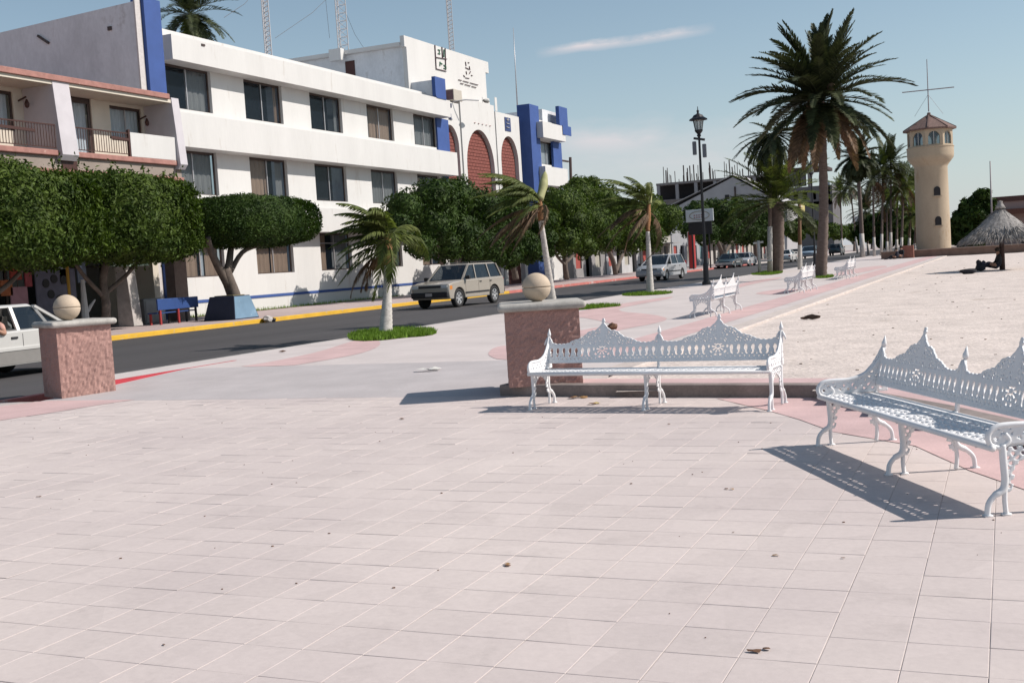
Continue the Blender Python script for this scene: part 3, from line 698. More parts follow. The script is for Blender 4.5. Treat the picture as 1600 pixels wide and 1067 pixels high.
# right end of the wing: blue panel with a curved foot, fin above
def panel(name, pts, x0, x1, m_, par=gov, bev=0.): return MB().prism(pts, 'x', x0, x1).build(name, m_, par, bevel=bev)
def curved(y0, y1, z0, z1, r=.5):
    return [(y0, z1), (y1, z1), (y1, z0)]+[(y0+r-r*math.sin(a), z0+r-r*math.cos(a)) for a in [math.pi/2*k/6 for k in range(0, 7)]]
panel('blue_panel', curved(PX(684, 215, XB+.12)[0], PX(702, 215, XB+.12)[0], 8.9, 11.45), XB+.004, XB+.12, m_blue)
panel('blue_panel', curved(PX(680, 140, XB+.82)[0], PX(696, 140, XB+.82)[0], PX(690, 155, XB+.82)[1], PX(688, 122, XB+.82)[1], .25), XB+.60, XB+.84, m_blue)
MB().box(XB-1.2, XB+.59, 66.4, 67.3, 12.56, 13.7).build('roof_block', m_grey, gov)
panel('blue_panel', [(68.0, 3.0), (68.75, 3.0), (68.75, 7.67), (68.0, 7.67)], XB+.004, XB+.12, m_blue)
# tall upper block
ub0, ub1 = 66.1, 78.9; XU = -35.0
MB().prism([(ub0, 12.6), (ub1-.6, 12.6), (ub1-.6, 15.9), (ub1, 15.9), (ub1, 16.72), (ub0-.25, 16.65), (ub0-.25, 15.95), (ub0, 15.95)], 'x', XU-.3, XU).build('upper_wall', m_wall, gov)
MB().box(-47, XU-.31, ub0+.02, ub1-.7, 12.3, 16.0).build('upper_block', m_grey, gov)
MB().box(-48.2, XU-.31, ub0-.35, ub1-.4, 16.01, 16.25).build('roof_slab', m_wall, gov)
x, z = PY(547, 103, ub0); MB().box(x-.35, x+.35, ub0-.03, ub0+.015, 12.6, z+.3).build('door', mat('dark_red_door', (.06, .02, .018), .6, .1), gov)
x, z = PY(530, 97, ub0-.3); MB().box(x-.45, x+.45, ub0-.8, ub0-.36, 15.6, 16.35).build('chimney', m_wall, gov)
# steps of the white wall below the block, arch bays
XA = -34.35
MB().prism([(69.2, Z0), (83.6, Z0), (83.6, 12.75), (78.75, 12.75), (78.75, 13.2), (78.6, 14.0), (77.4, 14.0), (77.4, 13.3), (72.2, 13.3), (72.2, 12.9), (69.2, 12.9)], 'x', XA-.9, XA-.62).build('back_wall', m_wall, gov)
def arch_bay(ya, yb, aa, ab, ztop, zbay):
    """white bay with an arched opening, red blocks laid inside"""
    yc = (aa+ab)/2; r = (ab-aa)/2; zs_ = ztop-r*1.15; n = 18; m_ = MB()
    arc = [(yc+r*math.cos(a), zs_+r*1.15*math.sin(a)) for a in [math.pi*k/n for k in range(n+1)]]   # from ab to aa
    top = [(yb-(yb-ya)*k/n, zbay) for k in range(n+1)]
    for X_, flip in ((XA, 0), (XA-.35, 1)):
        for k in range(n):
            q = [(X_, *arc[k]), (X_, *top[k]), (X_, *top[k+1]), (X_, *arc[k+1])]; m_.quad(*q)
        m_.quad((X_, ab, Z0), (X_, yb, Z0), (X_, yb, zbay), (X_, ab, zs_)); m_.quad((X_, aa, Z0), (X_, aa, zs_), (X_, ya, zbay), (X_, ya, Z0))
    ring = [(ab, Z0)]+arc+[(aa, Z0)]
    for k in range(len(ring)-1): m_.quad((XA, *ring[k]), (XA, *ring[k+1]), (XA-.35, *ring[k+1]), (XA-.35, *ring[k]))
    m_.quad((XA, ya, zbay), (XA, yb, zbay), (XA-.35, yb, zbay), (XA-.35, ya, zbay))
    for y_ in (ya, yb): m_.quad((XA, y_, Z0), (XA, y_, zbay), (XA-.35, y_, zbay), (XA-.35, y_, Z0))
    m_.build('arch_bay', m_wall, gov)
    MB().prism([(aa+.01, Z0)]+[(ab-.01, Z0)]+[(yc+(r-.01)*math.cos(a), zs_+(r-.01)*1.15*math.sin(a)) for a in [math.pi*k/n for k in range(n+1)]], 'x', XA-.40, XA-.355).build('brick_infill', m_brkj, gov)
    b = MB(); z = 3.0; k = 0
    while z < ztop-.1:
        h = .24; y = aa-(.26 if k % 2 else 0)
        while y < ab:
            y_a = max(y+.012, aa+.0); y_b = min(y+.50, ab)
            zz = z+h*.5
            lim = r if zz < zs_ else r*math.sqrt(max(0, 1-((zz-zs_)/(r*1.15))**2))
            y_a = max(y_a, yc-lim+.01); y_b = min(y_b, yc+lim-.01)
            if y_b-y_a > .06: b.box(XA-.354, XA-.30, y_a, y_b, z, z+h-.035)
            y += .512
        z += h; k += 1
    tag(b.build('bricks', m_brk, gov), kind='stuff')
arch_bay(69.0, 71.95, 69.05, 71.65, 11.3, 12.85)
arch_bay(72.2, 77.95, 72.75, 77.45, 11.35, 13.35)
arch_bay(78.15, 82.6, 78.75, 82.05, 11.3, 12.95)
MB().box(XA-.02, XA+.0, 78.2, 78.6, 13.0, 14.0).build('wall_step', m_wall, gov)
# printed marks on the wall
m_ink = mat('dark_lettering', (.10, .06, .07), .8, 0); m_green = mat('green_lettering', (.07, .20, .12), .8, 0); m_navy = mat('navy_sign', (.03, .05, .14), .7, 0)
def strokes(name, m_, segs, w, Xp, par=gov):
    b = MB()
    for (xa, ya_, xb, yb_) in segs:
        y1_, z1_ = PX(xa, ya_, Xp); y2_, z2_ = PX(xb, yb_, Xp); b.bar((Xp, y1_, z1_), (Xp, y2_, z2_), w, .03)
    return tag(b.build(name, m_, par), kind='stuff')
strokes('emblem_outline', m_ink, [(679, 71, 681, 108), (681, 108, 697, 112), (681, 90, 698, 93), (690, 74, 691, 92), (695, 76, 696, 110)], .13, XU+.017)
strokes('emblem_letters', m_green, [(684, 78, 688, 79), (684, 84, 688, 85), (686, 79, 686, 84), (693, 78, 693, 90), (687, 97, 687, 104), (687, 98, 691, 101), (693, 102, 697, 106), (693, 107, 697, 108)], .12, XU+.017)
strokes('coat_of_arms', m_ink, [(727, 97, 728, 104), (731, 98, 733, 99), (727, 106, 733, 109), (728, 112, 729, 117), (724, 118, 726, 121), (727, 122, 733, 123), (736, 118, 738, 119), (733, 104, 734, 110), (735, 112, 733, 116)], .10, XU+.017)
r_ = random.Random(3); sg = []
for (xa, ya_, xb, yb_, n) in ((716, 125, 747, 133.5, 17), (719, 130.5, 744, 137.5, 14)):
    for i in range(n):
        if i in (3, 9): continue
        t0 = i/n; t1 = (i+.7)/n; sg.append((xa+(xb-xa)*t0, ya_+(yb_-ya_)*t0, xa+(xb-xa)*t1, ya_+(yb_-ya_)*t1))
strokes('lettering', m_ink, sg, .14, XU+.017)
strokes('lettering', mat('faded_red_dots', (.5, .3, .28), .8, 0), [(741+i*6, 192+i*1.2, 742.5+i*6, 192.3+i*1.2) for i in range(5)], .13, XA+.016)
y, z = PX(792, 180, XA+.02); y2, z2 = PX(797, 204, XA+.02); MB().box(XA+.001, XA+.04, y-.5, y2+.15, z2-.1, z-.2).build('sign_board', m_navy, gov)
strokes('sign_mark', m_wall, [(791, 187, 795, 188), (791, 193, 795, 194), (791, 199, 795, 200), (793, 184, 793, 190)], .12, XA+.055)
strokes('sign_mark', m_navy, [(704, 162, 704, 169), (703, 178, 704, 186), (701, 185, 706, 187)], .16, XA+.016)
# air conditioner, floodlight arm
ac = thing('air_conditioner', (XU+.32, *PX(709, 150, XU+.3)), 'boxy air conditioner jutting out of the tall white wall', 'air conditioner')
MB().box(-.3, .35, -.75, .55, -.42, .36).build('casing', mat('beige_metal', (.45, .41, .35), .6, .08), ac, bevel=.03)
MB().box(-.25, .3, -.76, -.751, -.36, .3).build('grille', m_ink, ac)
y, z = PX(722, 156, -33.6)
sl = thing('street_light', (-33.9, y, z), 'grey cobra-head street light on a thin arm before the arches', 'street light')
MB().tube([(-.4, 0, -.05), (.3, .6, .05), (.9, 1.4, .02)], .04, 6).build('arm', m_alu, sl)
MB().lathe([(.02, -.12), (.1, -.1), (.17, 0), (.12, .1), (.02, .14)], 12, (1.2, 1.95, 0), sy=3.).build('lamp_head', mat('grey_metal', (.22, .22, .21), .5, .1), sl, smooth=True)
# big blue pylon and the right wing
yp = 83.4; xf, _ = PY(829, 200, yp); xl, _ = PY(809, 200, yp); zt = PY(829, 162, yp)[1]
ye = PX(845, 230, xf)[0]
MB().box(xl, xf, yp, ye, Z0, zt).build('pylon', m_blue, gov, bevel=.02)
XW = XB; yr0 = ye
yA, zA = PX(845, 193, XB+.8); yB, zB = PX(884, 217, XB+.8)
wy0, _ = PX(845, 230, XB); wy1, wz0 = PX(867, 252, XB)
wall_with_holes(MB(), XB, ye-.6, yB-.4, Z0, 13.0, [(wy0, wy1, 9.5, 11.35)]).build('wall', m_wall, gov)
window(gov, XB, wy0, wy1, 9.5, 11.35, [(.1, .98, Gc, .98)], 77)
MB().box(XB+.003, XB+.8, yA+.4, yB, 11.45, 12.7).build('overhang', m_wall, gov, bevel=.01)
MB().box(XB+.003, XB+.8, yA+.4, yB, 7.7, 9.2).build('overhang', m_wall, gov, bevel=.01)
yC, _ = PX(868, 235, XB+.4); yD, _ = PX(881, 235, XB+.4)
panel('blue_panel', curved(yC, yD, 8.8, 11.44), XB+.01, XB+.2, m_blue)
yC, _ = PX(863, 180, XB); yD, _ = PX(876, 180, XB); z_ = PX(876, 171, XB)[1]
panel('blue_panel', curved(yC, yD, 12.75, z_, .3), XB+.3, XB+.6, m_blue); panel('blue_panel', [(yC, 12.0), (yD, 12.0), (yD, 12.76), (yC, 12.76)], XB+.805, XB+.86, m_blue)
MB().box(XB-4, XB-.3, yC-1.5, yD-.2, 12.6, z_-.3).build('roof_block', m_grey, gov)
MB().box(-50, XB-.26, yp+.3, yB-.4, Z0, 12.9).build('rear_block', m_grey, gov)
MB().box(-50, XA-.91, 68.31, 83.3, Z0, 12.25).build('rear_block', m_grey, gov)
GOV_END = yB

# ================================================================== HOTEL (balconies, left)
hot = thing('balcony_building', (0, 0, 0), 'cream building with balconies, iron railings and pink roof edge', 'building')
m_cream = mat('cream_wall', (.58, .53, .45), .85, .08, 1, .003, 14)
m_fin = mat('lavender_render', (.50, .475, .50), .85, .08, 1.5, .003, 14)
m_pinkr = mat('terracotta_edge', (.33, .165, .14), .85, .22, 3, .003, 30, wear=((.5, .38, .33), 2, .62))
m_beige = mat('shaded_beige', (.27, .225, .195), .85, .12, 1, .003, 14)  # beige darkened: shade below the balcony slab is put into the colour
m_iron = mat('brown_iron', (.055, .02, .015), .5, .1)
XH = -31.0; XHW = -32.5; HY1 = 38.35
hh = [(27.5, 29.2, 6.66, 8.95), (30.45, 31.2, 7.45, 8.85), (32.9, 34.95, 6.66, 9.02) , (36.15, 37.2, 7.5, 8.9), (20.5, 37.6, .35, 3.6)]
hh = [(28.2, 31.1, 7.45, 8.85), (33.35, 34.95, 6.68, 9.0), (35.95, 37.75, 7.5, 8.88)]
wall_with_holes(MB(), XHW, 18, HY1, 3.9, 9.1, hh).build('wall', m_cream, hot)
wall_with_holes(MB(), -35.3, 18, HY1, Z0, 3.88, [(20.5, 30.2, .35, 3.4), (31.0, 37.9, .35, 3.4)]).build('shop_wall', mat('brown_shop_wall', (.14, .11, .10), .85, .2), hot)
MB().box(-35.3, XH-.26, 18, 38.2, 3.78, 3.895).build('arcade_ceiling', m_beige, hot)
MB().box(-46, XHW-.26, 38.0, HY1, Z0, 9.1).build('side_wall', m_cream, hot)
MB().box(-46, XH+.05, 18, 37.75, 9.13, 9.34).build('roof_slab', m_pinkr, hot, bevel=.02)
MB().box(-46, XH-.05, 18, 37.9, 9.0, 9.128).build('ceiling', m_cream, hot)
MB().box(XHW+.003, XH+.02, 18, 38.42, 6.46, 6.66).build('balcony_slab', m_pinkr, hot, bevel=.03)
MB().box(XHW+.003, XH-.12, 18, 38.3, 6.0, 6.455).build('fascia', m_beige, hot)
MB().box(XHW+.003, XH-.04, 18, 38.35, 5.82, 5.995).build('fascia', m_pinkr, hot)
MB().box(XHW+.003, XH-.25, 18, 38.25, 3.9, 5.815).build('fascia', m_beige, hot)
m_gl2 = glassmat('clear_window_glass', (.03, .04, .05), .9)
window(hot, XHW, 28.2, 31.1, 7.45, 8.85, [(.03, .97, Wc, .97)], 91, .06, gl=m_gl2)
window(hot, XHW, 33.35, 34.95, 6.68, 9.0, [(.05, .95, Wc, .97)], 92, .06, gl=m_gl2, mull=False, fr=.09)
window(hot, XHW, 35.95, 37.75, 7.5, 8.88, [(.03, .97, Wc, .97)], 93, .06, gl=m_gl2)
for ya, yb in ((31.55, 32.35), (37.93, 38.38)):   # tapered fins between balconies
    MB().prism([(XH+.18, 6.5), (XH-.04, 9.22), (XHW+.003, 9.12), (XHW+.003, 6.45), (XH+.02, 6.3)], 'y', ya, yb).build('fin', m_fin, hot, bevel=.01)
MB().box(XH-.12, XH+.0, 35.3, 37.92, 6.665, 7.6).build('balcony_parapet', m_wall, hot, bevel=.01)
def railing(ya, yb):
    r = MB(); r.bar((XH-.05, ya, 7.55), (XH-.05, yb, 7.55), .045); r.bar((XH-.05, ya, 6.75), (XH-.05, yb, 6.75), .03)
    f = r.build('railing', m_iron, hot)
    bm_ = MB().box(-.009, .009, -.009, .009, 0, .8).mesh('baluster', m_iron); y = ya+.08
    while y < yb:
        o = bpy.data.objects.new('baluster', bm_); C.objects.link(o); o.parent = f; o.location = (XH-.05, y, 6.75); y += .13
    return f
r1 = railing(27.5, 31.5); r2 = railing(32.4, 35.25)
MB().bar((XH+.02, 28.95, 7.3), (XH+.02, 30.5, 7.27), .07, .1).build('planter_rail', m_iron, r1)
MB().bar((XH+.02, 34.2, 7.32), (XH+.02, 35.2, 7.3), .07, .1).build('planter_rail', m_iron, r2)
MB().box(XH-.1, XH, 35.2, 35.29, 6.66, 7.7).build('rail_post', m_iron, r2)
for y_, z_ in ((31.35, 8.55), (37.6, 8.45)):  # wall lamps
    l = MB(); l.lathe([(.02, -.16), (.07, -.12), (.09, .0), (.05, .1), (.02, .16)], 8, (XHW+.45, y_-.05, z_-.15)); l.bar((XHW+.003, y_, z_), (XHW+.4, y_-.02, z_+.1), .05); l.build('wall_lamp', m_iron, hot)
MB().box(XH-.26, XH-.1, 31.75, 32.5, 6.02, 6.42).build('floodlight', m_iron, hot)
XSW = -35.3
for ya, yb in ((37.55, 38.32),): MB().box(XH-.75, XH-.28, ya, yb, Z0, 3.885).build('column', mat('brown_column', (.20, .15, .13), .85, .2, 3), hot)
# shop fronts on the ground floor
sg_ = MB().box(XSW-3.2, XSW-3.0, 18, 38, .1, 3.8); sg_.box(XSW-3, XSW-.3, 18, 38, 3.45, 3.6); sg_.build('shop_interior', mat('shop_interior', (.06, .055, .055), .9, .2), hot)
for a, b in ((20.5, 30.2), (31.0, 37.9)):
    n = max(2, int((b-a)/1.7)); 
    for i in range(n):
        ya = a+(b-a)*i/n; yb = a+(b-a)*(i+1)/n
        f = MB(); f.box(XSW-.16, XSW-.08, ya, ya+.06, .36, 3.39); f.box(XSW-.16, XSW-.08, yb-.06, yb, .36, 3.39); f.box(XSW-.16, XSW-.08, ya+.06, yb-.06, 2.55, 2.61); f.box(XSW-.16, XSW-.08, ya+.06, yb-.06, .36, .46)
        w_ = f.build('shop_window', m_frame, hot); MB().quad((XSW-.12, ya+.06, .46), (XSW-.12, yb-.06, .46), (XSW-.12, yb-.06, 3.35), (XSW-.12, ya+.06, 3.35)).build('pane', m_glass, w_)

# ================================================================== TREES
m_leaf = leafmat('ficus_leaves', (.082, .120, .020), (.020, .040, .008), 1.6, .2)
m_leafd = leafmat('dark_ficus_leaves', (.050, .084, .016), (.014, .032, .007), 1.3, .15)
m_bark = mat('ficus_bark', (.12, .095, .08), .9, .35, 4, .012, 18, fine=.15)
def lump(d, seed, amp):
    r = np.random.RandomState(seed); out = np.zeros(len(d))
    for k in range(7):
        w = r.normal(0, 1, 3); w = w/np.linalg.norm(w)*r.uniform(3, 9); out += np.sin(d@w+r.uniform(0, 6.28))*r.uniform(.4, 1)
    return out*amp/3
def leafcloud(P, Nn, size, r):
    """folded pointed leaf, 2 quads-> 2 tris, at P facing Nn"""
    n = len(P); a = r.normal(0, 1, (n, 3)); Nn = Nn+r.normal(0, .55, (n, 3)); Nn /= np.linalg.norm(Nn, axis=1)[:, None]
    t = np.cross(Nn, a); t /= np.linalg.norm(t, axis=1)[:, None]; b = np.cross(Nn, t); s = size*r.uniform(.6, 1.3, n)[:, None]
    V = np.stack([P-t*s, P+b*s*.42+Nn*s*.18, P+t*s, P-b*s*.42+Nn*s*.18], 1).reshape(-1, 3)
    q = np.arange(n*4).reshape(-1, 4); return V, np.concatenate([q[:, [0, 1, 2]], q[:, [0, 2, 3]]])
def superell(d, ab, p): # distance to surface in direction d
    return (np.sum(np.abs(d/np.array(ab))**p, 1))**(-1/p)
def ficus(label, loc, ab, zc, n, leaf, seed, trunk, p=3.2, m_=None, amp=.06, group='street trees along the far kerb', sprig=0., blobs=None, clumpy=.016):
    root = thing('ficus_tree', loc, label, 'tree', group=group); r = np.random.RandomState(seed); m_ = m_ or m_leaf
    d = r.normal(0, 1, (n, 3)); d /= np.linalg.norm(d, axis=1)[:, None]
    if blobs is None:
        # spread more evenly over a boxy body
        q = r.uniform(-1, 1, (n*3, 3))*np.array(ab); d = q/np.linalg.norm(q, axis=1)[:, None]; d = d[:n]
        R0 = superell(d, ab, p)*(1+lump(d, seed+3, amp)); dep = np.abs(r.normal(0, 1, n))*.09
        clump = np.zeros(n); q_ = d*R0[:, None]
        for kk in range(9):
            w_ = r.normal(0, 1, 3); w_ = w_/np.linalg.norm(w_)*r.uniform(5, 13); clump += np.sin(q_@w_+r.uniform(0, 6.28))
        P = d*(R0*(1-dep)+clump*clumpy)[:, None]+(r.normal(0, leaf*.5, (n, 3)))
        if sprig:
            for kk in range(60):
                j = r.randint(n); base_ = P[j]
                if d[j, 2] < -.1: continue
                m2 = r.choice(n, 14, replace=False); tt_ = np.linspace(0, 1, 14)[:, None]; dr_ = d[j]*.5+np.array([0, 0, .8])+r.normal(0, .25, 3); P[m2] = base_+dr_*tt_*r.uniform(.25, .55)+r.normal(0, .025, (14, 3))
        if sprig:
            k = r.rand(n) < .06; P[k] *= 1+r.uniform(0, sprig, (k.sum(), 1))/np.linalg.norm(P[k], axis=1)[:, None]
        N_ = d*1.; P[:, 2] += zc
    else:
        Ps = []; Ns = []
        vol = np.array([b[3]**2 for b in blobs]); cnt = (n*vol/vol.sum()).astype(int)
        for bi, (bx, by, bz, br) in enumerate(blobs):
            c = cnt[bi]; d_ = r.normal(0, 1, (c, 3)); d_ /= np.linalg.norm(d_, axis=1)[:, None]
            rr = br*(1+lump(d_, seed+bi, amp*1.6))*(1-np.abs(r.normal(0, 1, c))*.12)
            Ps.append(d_*rr[:, None]*[1, 1, .85]+[bx, by, bz]); Ns.append(d_)
        P = np.concatenate(Ps); N_ = np.concatenate(Ns)
    V, Fq = leafcloud(P, N_, leaf, r)
    crown = raw('crown', V, Fq, m_, root)
    # inner mass of shaded twigs and leaves
    if blobs is None:
        gi = 26; th, ph = np.meshgrid(np.linspace(0, 2*np.pi, gi, endpoint=False), np.linspace(.02, np.pi-.02, gi//2), indexing='ij')
        dd = np.stack([np.cos(th)*np.sin(ph), np.sin(th)*np.sin(ph), np.cos(ph)], -1).reshape(-1, 3); rr = superell(dd, ab, p)*(1+lump(dd, seed+3, amp))*.84
        vv = dd*rr[:, None]; vv[:, 2] += zc; h = gi//2
        ff = [(i*h+j, ((i+1) % gi)*h+j, ((i+1) % gi)*h+j+1, i*h+j+1) for i in range(gi) for j in range(h-1)]
        raw('inner_foliage', vv, ff, m_, root)
    else:
        b = MB()
        for bx, by, bz, br in blobs: b.lathe([(br*.78*math.sin(a), -br*.68*math.cos(a)) for a in [math.pi*k/7+.01*(k == 0) for k in range(0, 8)]], 10, (bx, by, bz))
        tag(b.build('inner_foliage', m_, root, smooth=True), kind='stuff')
    tb = MB()
    for pts, rad in trunk: tb.tube(catmull(pts, 4), [rad[0]+(rad[1]-rad[0])*k/((len(pts)-1)*4) for k in range((len(pts)-1)*4+1)], 9)
    for i, (pts, rad) in enumerate(trunk):
        b = MB(); b.tube(catmull(pts, 4), [rad[0]+(rad[1]-rad[0])*k/((len(pts)-1)*4) for k in range((len(pts)-1)*4+1)], 9); b.build('trunk' if i == 0 else 'limb', m_bark, root, smooth=True)
    return root
TX = -28.3
def yz(px, py, X): return PX(px, py, X)
# A: long clipped hedge-like crown at the left
ya, zt_ = yz(-70, 262, TX); yb, _ = yz(288, 300, TX); zb_ = PX(150, 412, TX)[1]; ztop = PX(150, 274, TX)[1]
yc = (ya+yb)/2; hw = (yb-ya)/2; zc = (ztop+zb_)/2; hz2 = (ztop-zb_)/2
for k, (f, lab) in enumerate(((-.5, 'broad clipped dark green tree at the far left before the balcony building'), (.5, 'broad clipped dark green tree between the balcony building and the one beside the planter'))):
    yy = yc-.7+f*hw*1.0; 
    ficus(lab, (TX, yy, .126), (1.9, hw*.56, hz2*1.0), zc-.126+.03*f, 34000, .08, 40+k, [([(-.8, -.6, 0), (-.75, -.5, .9), (-.8, -.5, 1.7), (-.7, -.4, 2.4)], (.17, .12)), ([(-.8, -.5, 1.3), (-.5, .3, 1.9), (-.3, .9, 2.5)], (.09, .06)), ([(-.8, -.5, 1.2), (-.9, -1.2, 1.9), (-1., -1.6, 2.5)], (.09, .06))], p=4.0, amp=.10, sprig=.3, clumpy=.028)
# B: umbrella shaped, trunk in the planter
y0_, z0_ = yz(300, 350, TX); y1_, z1_ = yz(478, 350, TX); ztop = PX(385, 306, TX)[1]; zb_ = PX(400, 387, TX)[1]
yc = (y0_+y1_)/2; tyb, tzb = yz(365, 468, TX); zc = (ztop+zb_)/2
def P3(px, py, y0, dx=0., X=TX):
    y, z = PX(px, py, X); return (dx, y-y0, z-.126)
ficus('neatly clipped flat-topped tree rising from the dark planter', (TX, yc, .126), (1.75, (y1_-y0_)/2*.98, (ztop-zb_)/2), zc-.126, 30000, .062, 51,
      [([P3(372, 497, yc), P3(366, 465, yc), P3(357, 440, yc), P3(350, 420, yc)], (.30, .24)), ([P3(356, 444, yc), P3(340, 415, yc), P3(322, 390, yc, .2), P3(312, 372, yc, .4)], (.19, .10)), ([P3(352, 440, yc), P3(358, 410, yc), P3(368, 385, yc, -.2), P3(372, 365, yc)], (.17, .10)), ([P3(360, 425, yc), P3(372, 395, yc, .2), P3(392, 384, yc, .4), P3(405, 375, yc, .6)], (.11, .06))], p=3.0, amp=.04, m_=m_leafd)
# C..G: looser round crowns along the kerb
def loose(label, cx_, X, base, blobs_px, n, leaf, seed, trunks, m_=None):
    yb_, zb = PX(cx_, base, X); bl = []
    for (bx, by, br, dx) in blobs_px:
        y, z = PX(bx, by, X); dist = project((X, y, z))[2]; bl.append((dx, y-yb_, z-.126, br/F_PX*dist))
    tr = [([(dx, PX(a, b, X)[0]-yb_, PX(a, b, X)[1]-.126) for a, b, dx in t], rr) for t, rr in trunks]
    return ficus(label, (X, yb_, .126), None, 0, n, leaf, seed, tr, m_=m_, amp=.13, blobs=bl)
loose('dark leafy tree in front of the white block, behind the grey sport utility car', 697, -28.6, 440,
      [(632, 326, 34, 0), (668, 312, 38, .3), (712, 308, 38, 0), (748, 330, 40, .4), (665, 355, 36, .4), (705, 364, 40, .2), (740, 372, 36, 0), (622, 350, 26, 0), (690, 330, 50, -.4), (765, 365, 34, 0), (650, 385, 26, .3), (690, 385, 30, .2), (725, 392, 26, .2), (760, 395, 30, 0)], 22000, .12, 61,
      [([(716, 445, 0), (712, 420, 0), (706, 395, 0), (702, 370, 0)], (.24, .18)), ([(700, 432, 0), (688, 405, 0), (676, 380, .3)], (.13, .08)), ([(712, 415, 0), (722, 395, .1), (735, 375, .2)], (.13, .08))], m_leafd)
loose('dark leafy tree behind the second young palm and the stone ball', 800, -28.6, 432,
      [(790, 335, 36, 0), (825, 350, 36, .3), (780, 370, 36, .2), (812, 388, 32, .2), (760, 390, 28, 0), (800, 305, 20, 0), (838, 380, 30, .2), (790, 400, 24, .2)], 15000, .13, 62,
      [([(806, 436, 0), (802, 415, 0), (795, 395, 0)], (.22, .16)), ([(803, 420, 0), (818, 400, 0), (828, 385, 0)], (.12, .08))], m_leafd)
loose('bright green round tree left of the third young palm', 886, -28.6, 430,
      [(868, 320, 34, .2), (905, 308, 34, 0), (935, 315, 34, .2), (880, 350, 36, .5), (915, 350, 38, .3), (945, 345, 28, 0), (872, 378, 30, .5), (905, 290, 18, 0), (925, 288, 15, 0), (890, 330, 44, -.3), (905, 385, 24, .4), (935, 375, 26, .2), (850, 345, 24, .2), (960, 325, 22, 0)], 19000, .13, 63,
      [([(886, 436, 0), (883, 415, 0), (884, 395, 0), (888, 370, 0)], (.20, .16)), ([(884, 415, 0), (870, 400, 0), (862, 385, .2)], (.11, .07)), ([(885, 410, 0), (900, 395, 0), (912, 380, .2)], (.12, .07))])
loose('green tree with a forked dark trunk behind the third young palm', 963, -28.6, 427,
      [(962, 335, 32, 0), (995, 340, 34, .3), (1030, 345, 30, .3), (945, 365, 28, 0), (980, 372, 30, 0), (1045, 338, 22, 0), (1020, 322, 20, 0), (1012, 372, 26, .2), (925, 350, 26, 0)], 15000, .14, 64,
      [([(962, 428, 0), (958, 408, 0), (950, 390, 0), (945, 375, 0)], (.22, .15)), ([(962, 425, 0), (972, 400, 0), (985, 382, 0)], (.18, .1))])
loose('wide dark tree behind the white roadside billboard', 1125, -28.6, 406,
      [(1090, 335, 24, 0), (1115, 332, 26, .5), (1145, 335, 28, .5), (1175, 337, 28, 0), (1195, 347, 24, 0), (1085, 357, 24, 0), (1130, 360, 26, .5), (1165, 362, 26, 0), (1110, 322, 12, 0), (1150, 320, 14, 0), (1105, 365, 22, 0), (1190, 368, 20, 0), (1212, 355, 18, 0)], 14000, .2, 65,
      [([(1130, 412, 0), (1128, 395, 0), (1120, 375, 0)], (.3, .2)), ([(1130, 400, 0), (1142, 380, 0), (1150, 365, 0)], (.2, .14))], m_leafd)
loose('rounded dark tree just left of the thin white-footed palm', 1180, -28.6, 403,
      [(1175, 350, 20, 0), (1195, 345, 20, .4), (1212, 355, 16, 0), (1165, 365, 18, 0), (1188, 368, 20, 0), (1208, 372, 14, 0)], 9000, .2, 68,
      [([(1182, 406, 0), (1180, 385, 0), (1178, 370, 0)], (.28, .2))], m_leafd)
loose('round green street tree between the thick palm and the date palm', 1255, -28.0, 395,
      [(1235, 358, 15, 0), (1255, 352, 17, 0), (1278, 358, 16, 0), (1298, 360, 14, 0), (1315, 362, 12, 0), (1245, 368, 12, 0), (1285, 368, 12, 0)], 6000, .26, 66,
      [([(1250, 398, 0), (1250, 380, 0), (1246, 368, 0)], (.3, .2))])
loose('distant green tree just right of the date palm trunk', 1330, -27.5, 395,
      [(1310, 365, 12, 0), (1330, 362, 14, 0), (1350, 366, 13, 0), (1368, 368, 11, 0), (1340, 374, 11, 0)], 4000, .32, 67,
      [([(1335, 395, 0), (1335, 378, 0)], (.3, .2))])

for k, (px, br, top) in enumerate(((1362, 11, 366), (1380, 9, 369), (1396, 8, 370), (1410, 7, 371), (1424, 6, 372))):
    loose(('green street tree second beyond the date palm', 'green street tree third beyond the date palm', 'small green street tree fourth beyond the date palm', 'small green street tree fifth beyond the date palm', 'last tiny green street tree towards the tower')[k], px, -28.2, 394-k*1.5,
      [(px-br*.8, top, br, 0), (px+br*.6, top-2, br*1.1, 0), (px, top+5, br, 0)], 2200, .45, 70+k, [([(px, 396-k*1.5, 0), (px, 380, 0)], (.3, .2))])

